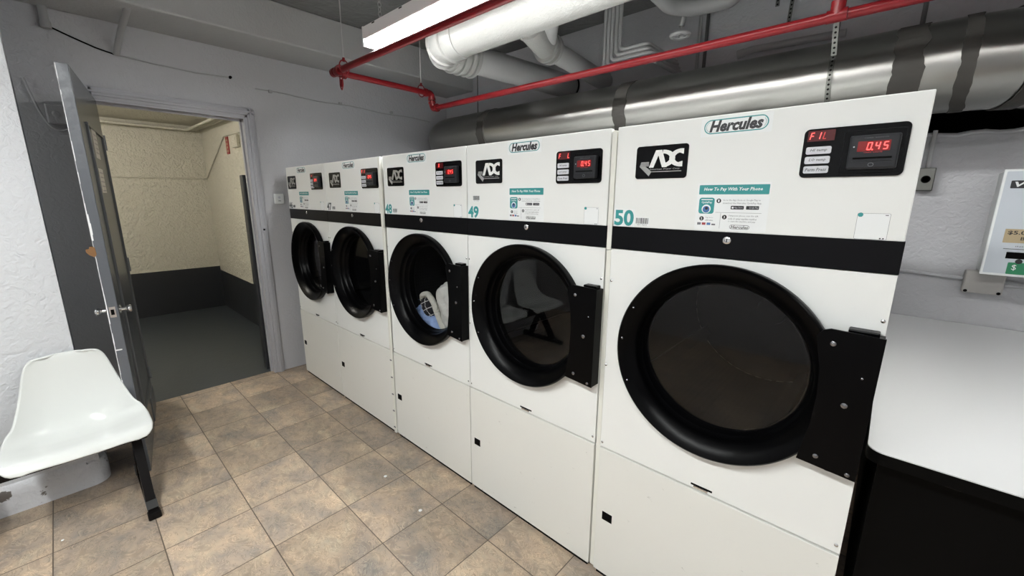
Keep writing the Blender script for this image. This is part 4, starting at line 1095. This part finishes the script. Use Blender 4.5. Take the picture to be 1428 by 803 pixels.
def vtm():
    t = thing('card_machine', 'pale grey wall mounted card value machine above the folding table', 'card machine', (4.33, 1.75, 1.275))
    w_, h, d = .44, .515, .2
    MB().bbox(.006, w_-.006, .006, d, .006, h-.006, M_machineside, .006).build('case', t)
    fr = MB().bbox(0, w_, 0, .014, 0, h, M_sticker, .004).rect(.010, w_-.010, .012, h-.010, -.0008, .002, M_machine, .004).build('front_plate', t)
    mb = MB().rect(.030, .20, .425, .462, -.0016, .001, M_ink, .004); mb.text('VTM', .042, .150, .432, .456, -.002, M_sticker, .2, .03, 2); mb.build('name_badge', t)
    mb = MB().rect(.050, .25, .165, .232, -.0016, .001, M_tan, .002)
    mb.text('$5.00 $10.00', .060, .235, .203, .224, -.002, M_ink, 0, .02, 2); mb.text('Bills Only', .105, .205, .174, .195, -.002, M_ink, 0, .01, 2); mb.build('bill_label', t)
    mb = MB().rect(.072, .24, .088, .120, -.0016, .001, M_dark); mb.rect(.058, .26, .134, .1365, -.0014, .001, M_ink); mb.text('INSERT BILLS', .095, .2, .146, .151, -.0014, M_ink, 0, 0, 1); mb.build('bill_slot', t)
    mb = MB().rect(.085, .150, .012, .070, -.0016, .001, M_green, .004); mb.disc(.118, .076, .012, -.0022, .001, M_ink, 16)
    mb.text('$', .10, .115, .03, .06, -.002, M_sticker, 0, 0, 2); mb.build('bill_arrow', t)
vtm()

# ------------------------------------------------------------------ folding table
def table():
    t = thing('folding_table', 'white topped laundry folding table with black front beside dryer 50', 'table', (4.9, 1.0, 0))
    x0, x1, y0, y1, zt = 4.008-4.9, 6.25-4.9, .022-1.0, 1.945-1.0, .97
    def top(z0, z1, mat, inset, name):
        r = .04; pts = []
        for cx, cy, a0 in ((x0+r,y0+r,180),(x1-r,y0+r,270),(x1-.002,y1-.002,0),(x0+.002,y1-.002,90)):
            rr = r-inset if cy < 0 else 0.001
            for i in range(7):
                a = R(a0+90*i/6); pts.append((cx+rr*math.cos(a), cy+rr*math.sin(a)))
        n = len(pts); mb = MB()
        mb.add([(x,y,z0) for x,y in pts]+[(x,y,z1) for x,y in pts], [tuple(range(n-1,-1,-1)), tuple(range(n,2*n))]+[(i,(i+1)%n,(i+1)%n+n,i+n) for i in range(n)], mat)
        return mb.build(name, t, auto=40)
    top(zt-.003, zt, M_table, .001, 'tabletop')
    top(zt-.036, zt-.003, M_tabledge, 0, 'edge_band')
    MB().box(x0+.03, x1-.02, y0+.07, y0+.09, .0, zt-.036, M_tabledge).build('front_board', t)
    MB().box(x0+.03, x0+.05, y0+.09, y1-.02, .0, zt-.036, M_tabledge).build('side_board', t)
    for xx in (.16, .32):
        MB().bbox(x0+xx, x0+xx+.035, y0+.045, y0+.072, zt-.06, zt-.037, M_screwdark, .003).build('bracket', t)
table()

# ------------------------------------------------------------------ bench with moulded seats
def seat_mesh(yc):
    nu, nv = 28, 44; vs = []
    # centre line profile (forward x, z)
    prof = [(1.235,.405),(1.215,.432),(1.17,.434),(1.08,.420),(.98,.405),(.90,.412),(.860,.455),(.832,.54),(.810,.64),(.795,.74),(.786,.795),(.778,.812)]
    def P(t):
        f = t*(len(prof)-1); i = min(int(f), len(prof)-2); a = f-i
        p0 = prof[max(i-1,0)]; p1 = prof[i]; p2 = prof[i+1]; p3 = prof[min(i+2,len(prof)-1)]
        return [0.5*((2*p1[k])+(-p0[k]+p2[k])*a+(2*p0[k]-5*p1[k]+4*p2[k]-p3[k])*a*a+(-p0[k]+3*p1[k]-3*p2[k]+p3[k])*a**3) for k in (0,1)]
    def HW(t):
        if t < .30: b = .262 - .01*abs(t-.2)
        else:
            s = (t-.30)/.70; b = .261 - .140*(.55*(3*s*s-2*s**3)+.45*s**1.3)
        if t < .16: q = 1-t/.16; b *= (.76+.24*math.sqrt(max(0,1-q*q)))
        if t > .86: q = (t-.86)/.14; b *= (.55+.45*math.sqrt(max(0,1-q*q)))
        return b
    for i in range(nv+1):
        t = i/nv; x, z = P(t); w = HW(t)
        for j in range(nu+1):
            u = -1+2*j/nu
            # curl of sides: strong around the hip area
            hip = math.exp(-((t-.48)/.20)**2)
            lift = abs(u)**3*(.020+.055*hip)
            side = abs(u)**4*(.006)
            nx = .7 if t > .5 else .25*t*2
            fx = x + lift*min(1, max(0,(t-.28)/.3))*1.0 - (abs(u)**6)*(.035 if t < .08 else 0)*0
            fz = z + lift*(1-min(1, max(0,(t-.45)/.4))) - (abs(u)**5)*(.020 if t < .10 else .012*max(0, 1-t/.3))
            vs.append((fx, yc + u*w, fz))
    fs = [(i*(nu+1)+j, i*(nu+1)+j+1, (i+1)*(nu+1)+j+1, (i+1)*(nu+1)+j) for i in range(nv) for j in range(nu)]
    rim = [vs[j] for j in range(nu+1)] + [vs[i*(nu+1)+nu] for i in range(1, nv+1)] + [vs[nv*(nu+1)+j] for j in range(nu-1,-1,-1)] + [vs[i*(nu+1)] for i in range(nv-1,0,-1)]
    return vs, fs, rim
def bench():
    t = thing('seat_bench', 'bench with white moulded plastic seats on a black steel beam', 'bench', (1.05,-1.49,0))
    def W(p): return (p[0]-1.05, p[1]+1.49, p[2])
    for yc in (-1.485, -2.13):
        vs, fs, rim = seat_mesh(yc)
        mb = MB(); mb.add([W(p) for p in vs], fs, M_seat); o = mb.build('seat', t, smooth=True)
        for p in o.data.polygons: p.use_smooth = True
        s = o.modifiers.new('solid', 'SOLIDIFY'); s.thickness = .007; s.offset = -1
        mb = MB(); mb.tube([W(p) for p in rim+[rim[0]]], .0065, M_seat, 8, cap=False); mb.build('rim', o, smooth=True)
        mb = MB(); mb.bar(W((.92,yc-.10,.378)), W((1.16,yc-.10,.385)), .035, .012, M_legblack); mb.bar(W((.92,yc+.10,.378)), W((1.16,yc+.10,.385)), .035, .012, M_legblack); mb.build('seat_bracket', o)
    MB().bar(W((1.05,-1.245,.350)), W((1.05,-2.42,.350)), .055, .05, M_legblack).build('beam', t)
    for y in (-1.29, -2.19):
        mb = MB(); mb.bar(W((1.045,y,.345)), W((1.235,y,.035)), .040, .060, M_legblack, up=(0,0,1)); 
        mb.bar(W((1.045,y,.345)), W((.90,y,.035)), .040, .050, M_legblack)
        mb.bar(W((.84,y,.022)), W((1.345,y,.022)), .042, .036, M_legblack); lg = mb.build('leg', t)
        mb = MB(); mb.bar(W((1.22,y,.046)), W((1.352,y,.030)), .046, .014, M_legshoe); mb.bbox(*[v for q in ((1.335-1.05,1.375-1.05),(y+1.49-.027,y+1.49+.027),(0,.040)) for v in q], M_legblack, .006); mb.build('shoe', lg)
        mb = MB(); mb.bbox(.78-1.05+.02, .83-1.05+.02, y+1.49-.025, y+1.49+.025, 0, .06, M_legshoe, .004); mb.build('foot', lg)
bench()

# ------------------------------------------------------------------ bits of lint on the floor
random.seed(11)
for k, (px, py) in enumerate(((1.945,-.300),(2.33,-.32),(1.22,-1.62))):
    bm = bmesh.new(); bmesh.ops.create_icosphere(bm, subdivisions=2, radius=.010 if k < 2 else .006)
    for v in bm.verts: v.co = Vector((v.co.x*(1+.3*noise.noise(v.co*200)), v.co.y, v.co.z*.3+.003)) + Vector((px, py, 0.0005))
    mb = MB(); mb.addbm(bm, M_sticker); o = mb.build('lint_scrap', smooth=True)
    tag(o, ('small white scrap on the floor near dryer 48', 'small white scrap on the floor near the corner of dryer 49', 'tiny white scrap on the dark floor near the bench foot')[k], 'scrap')
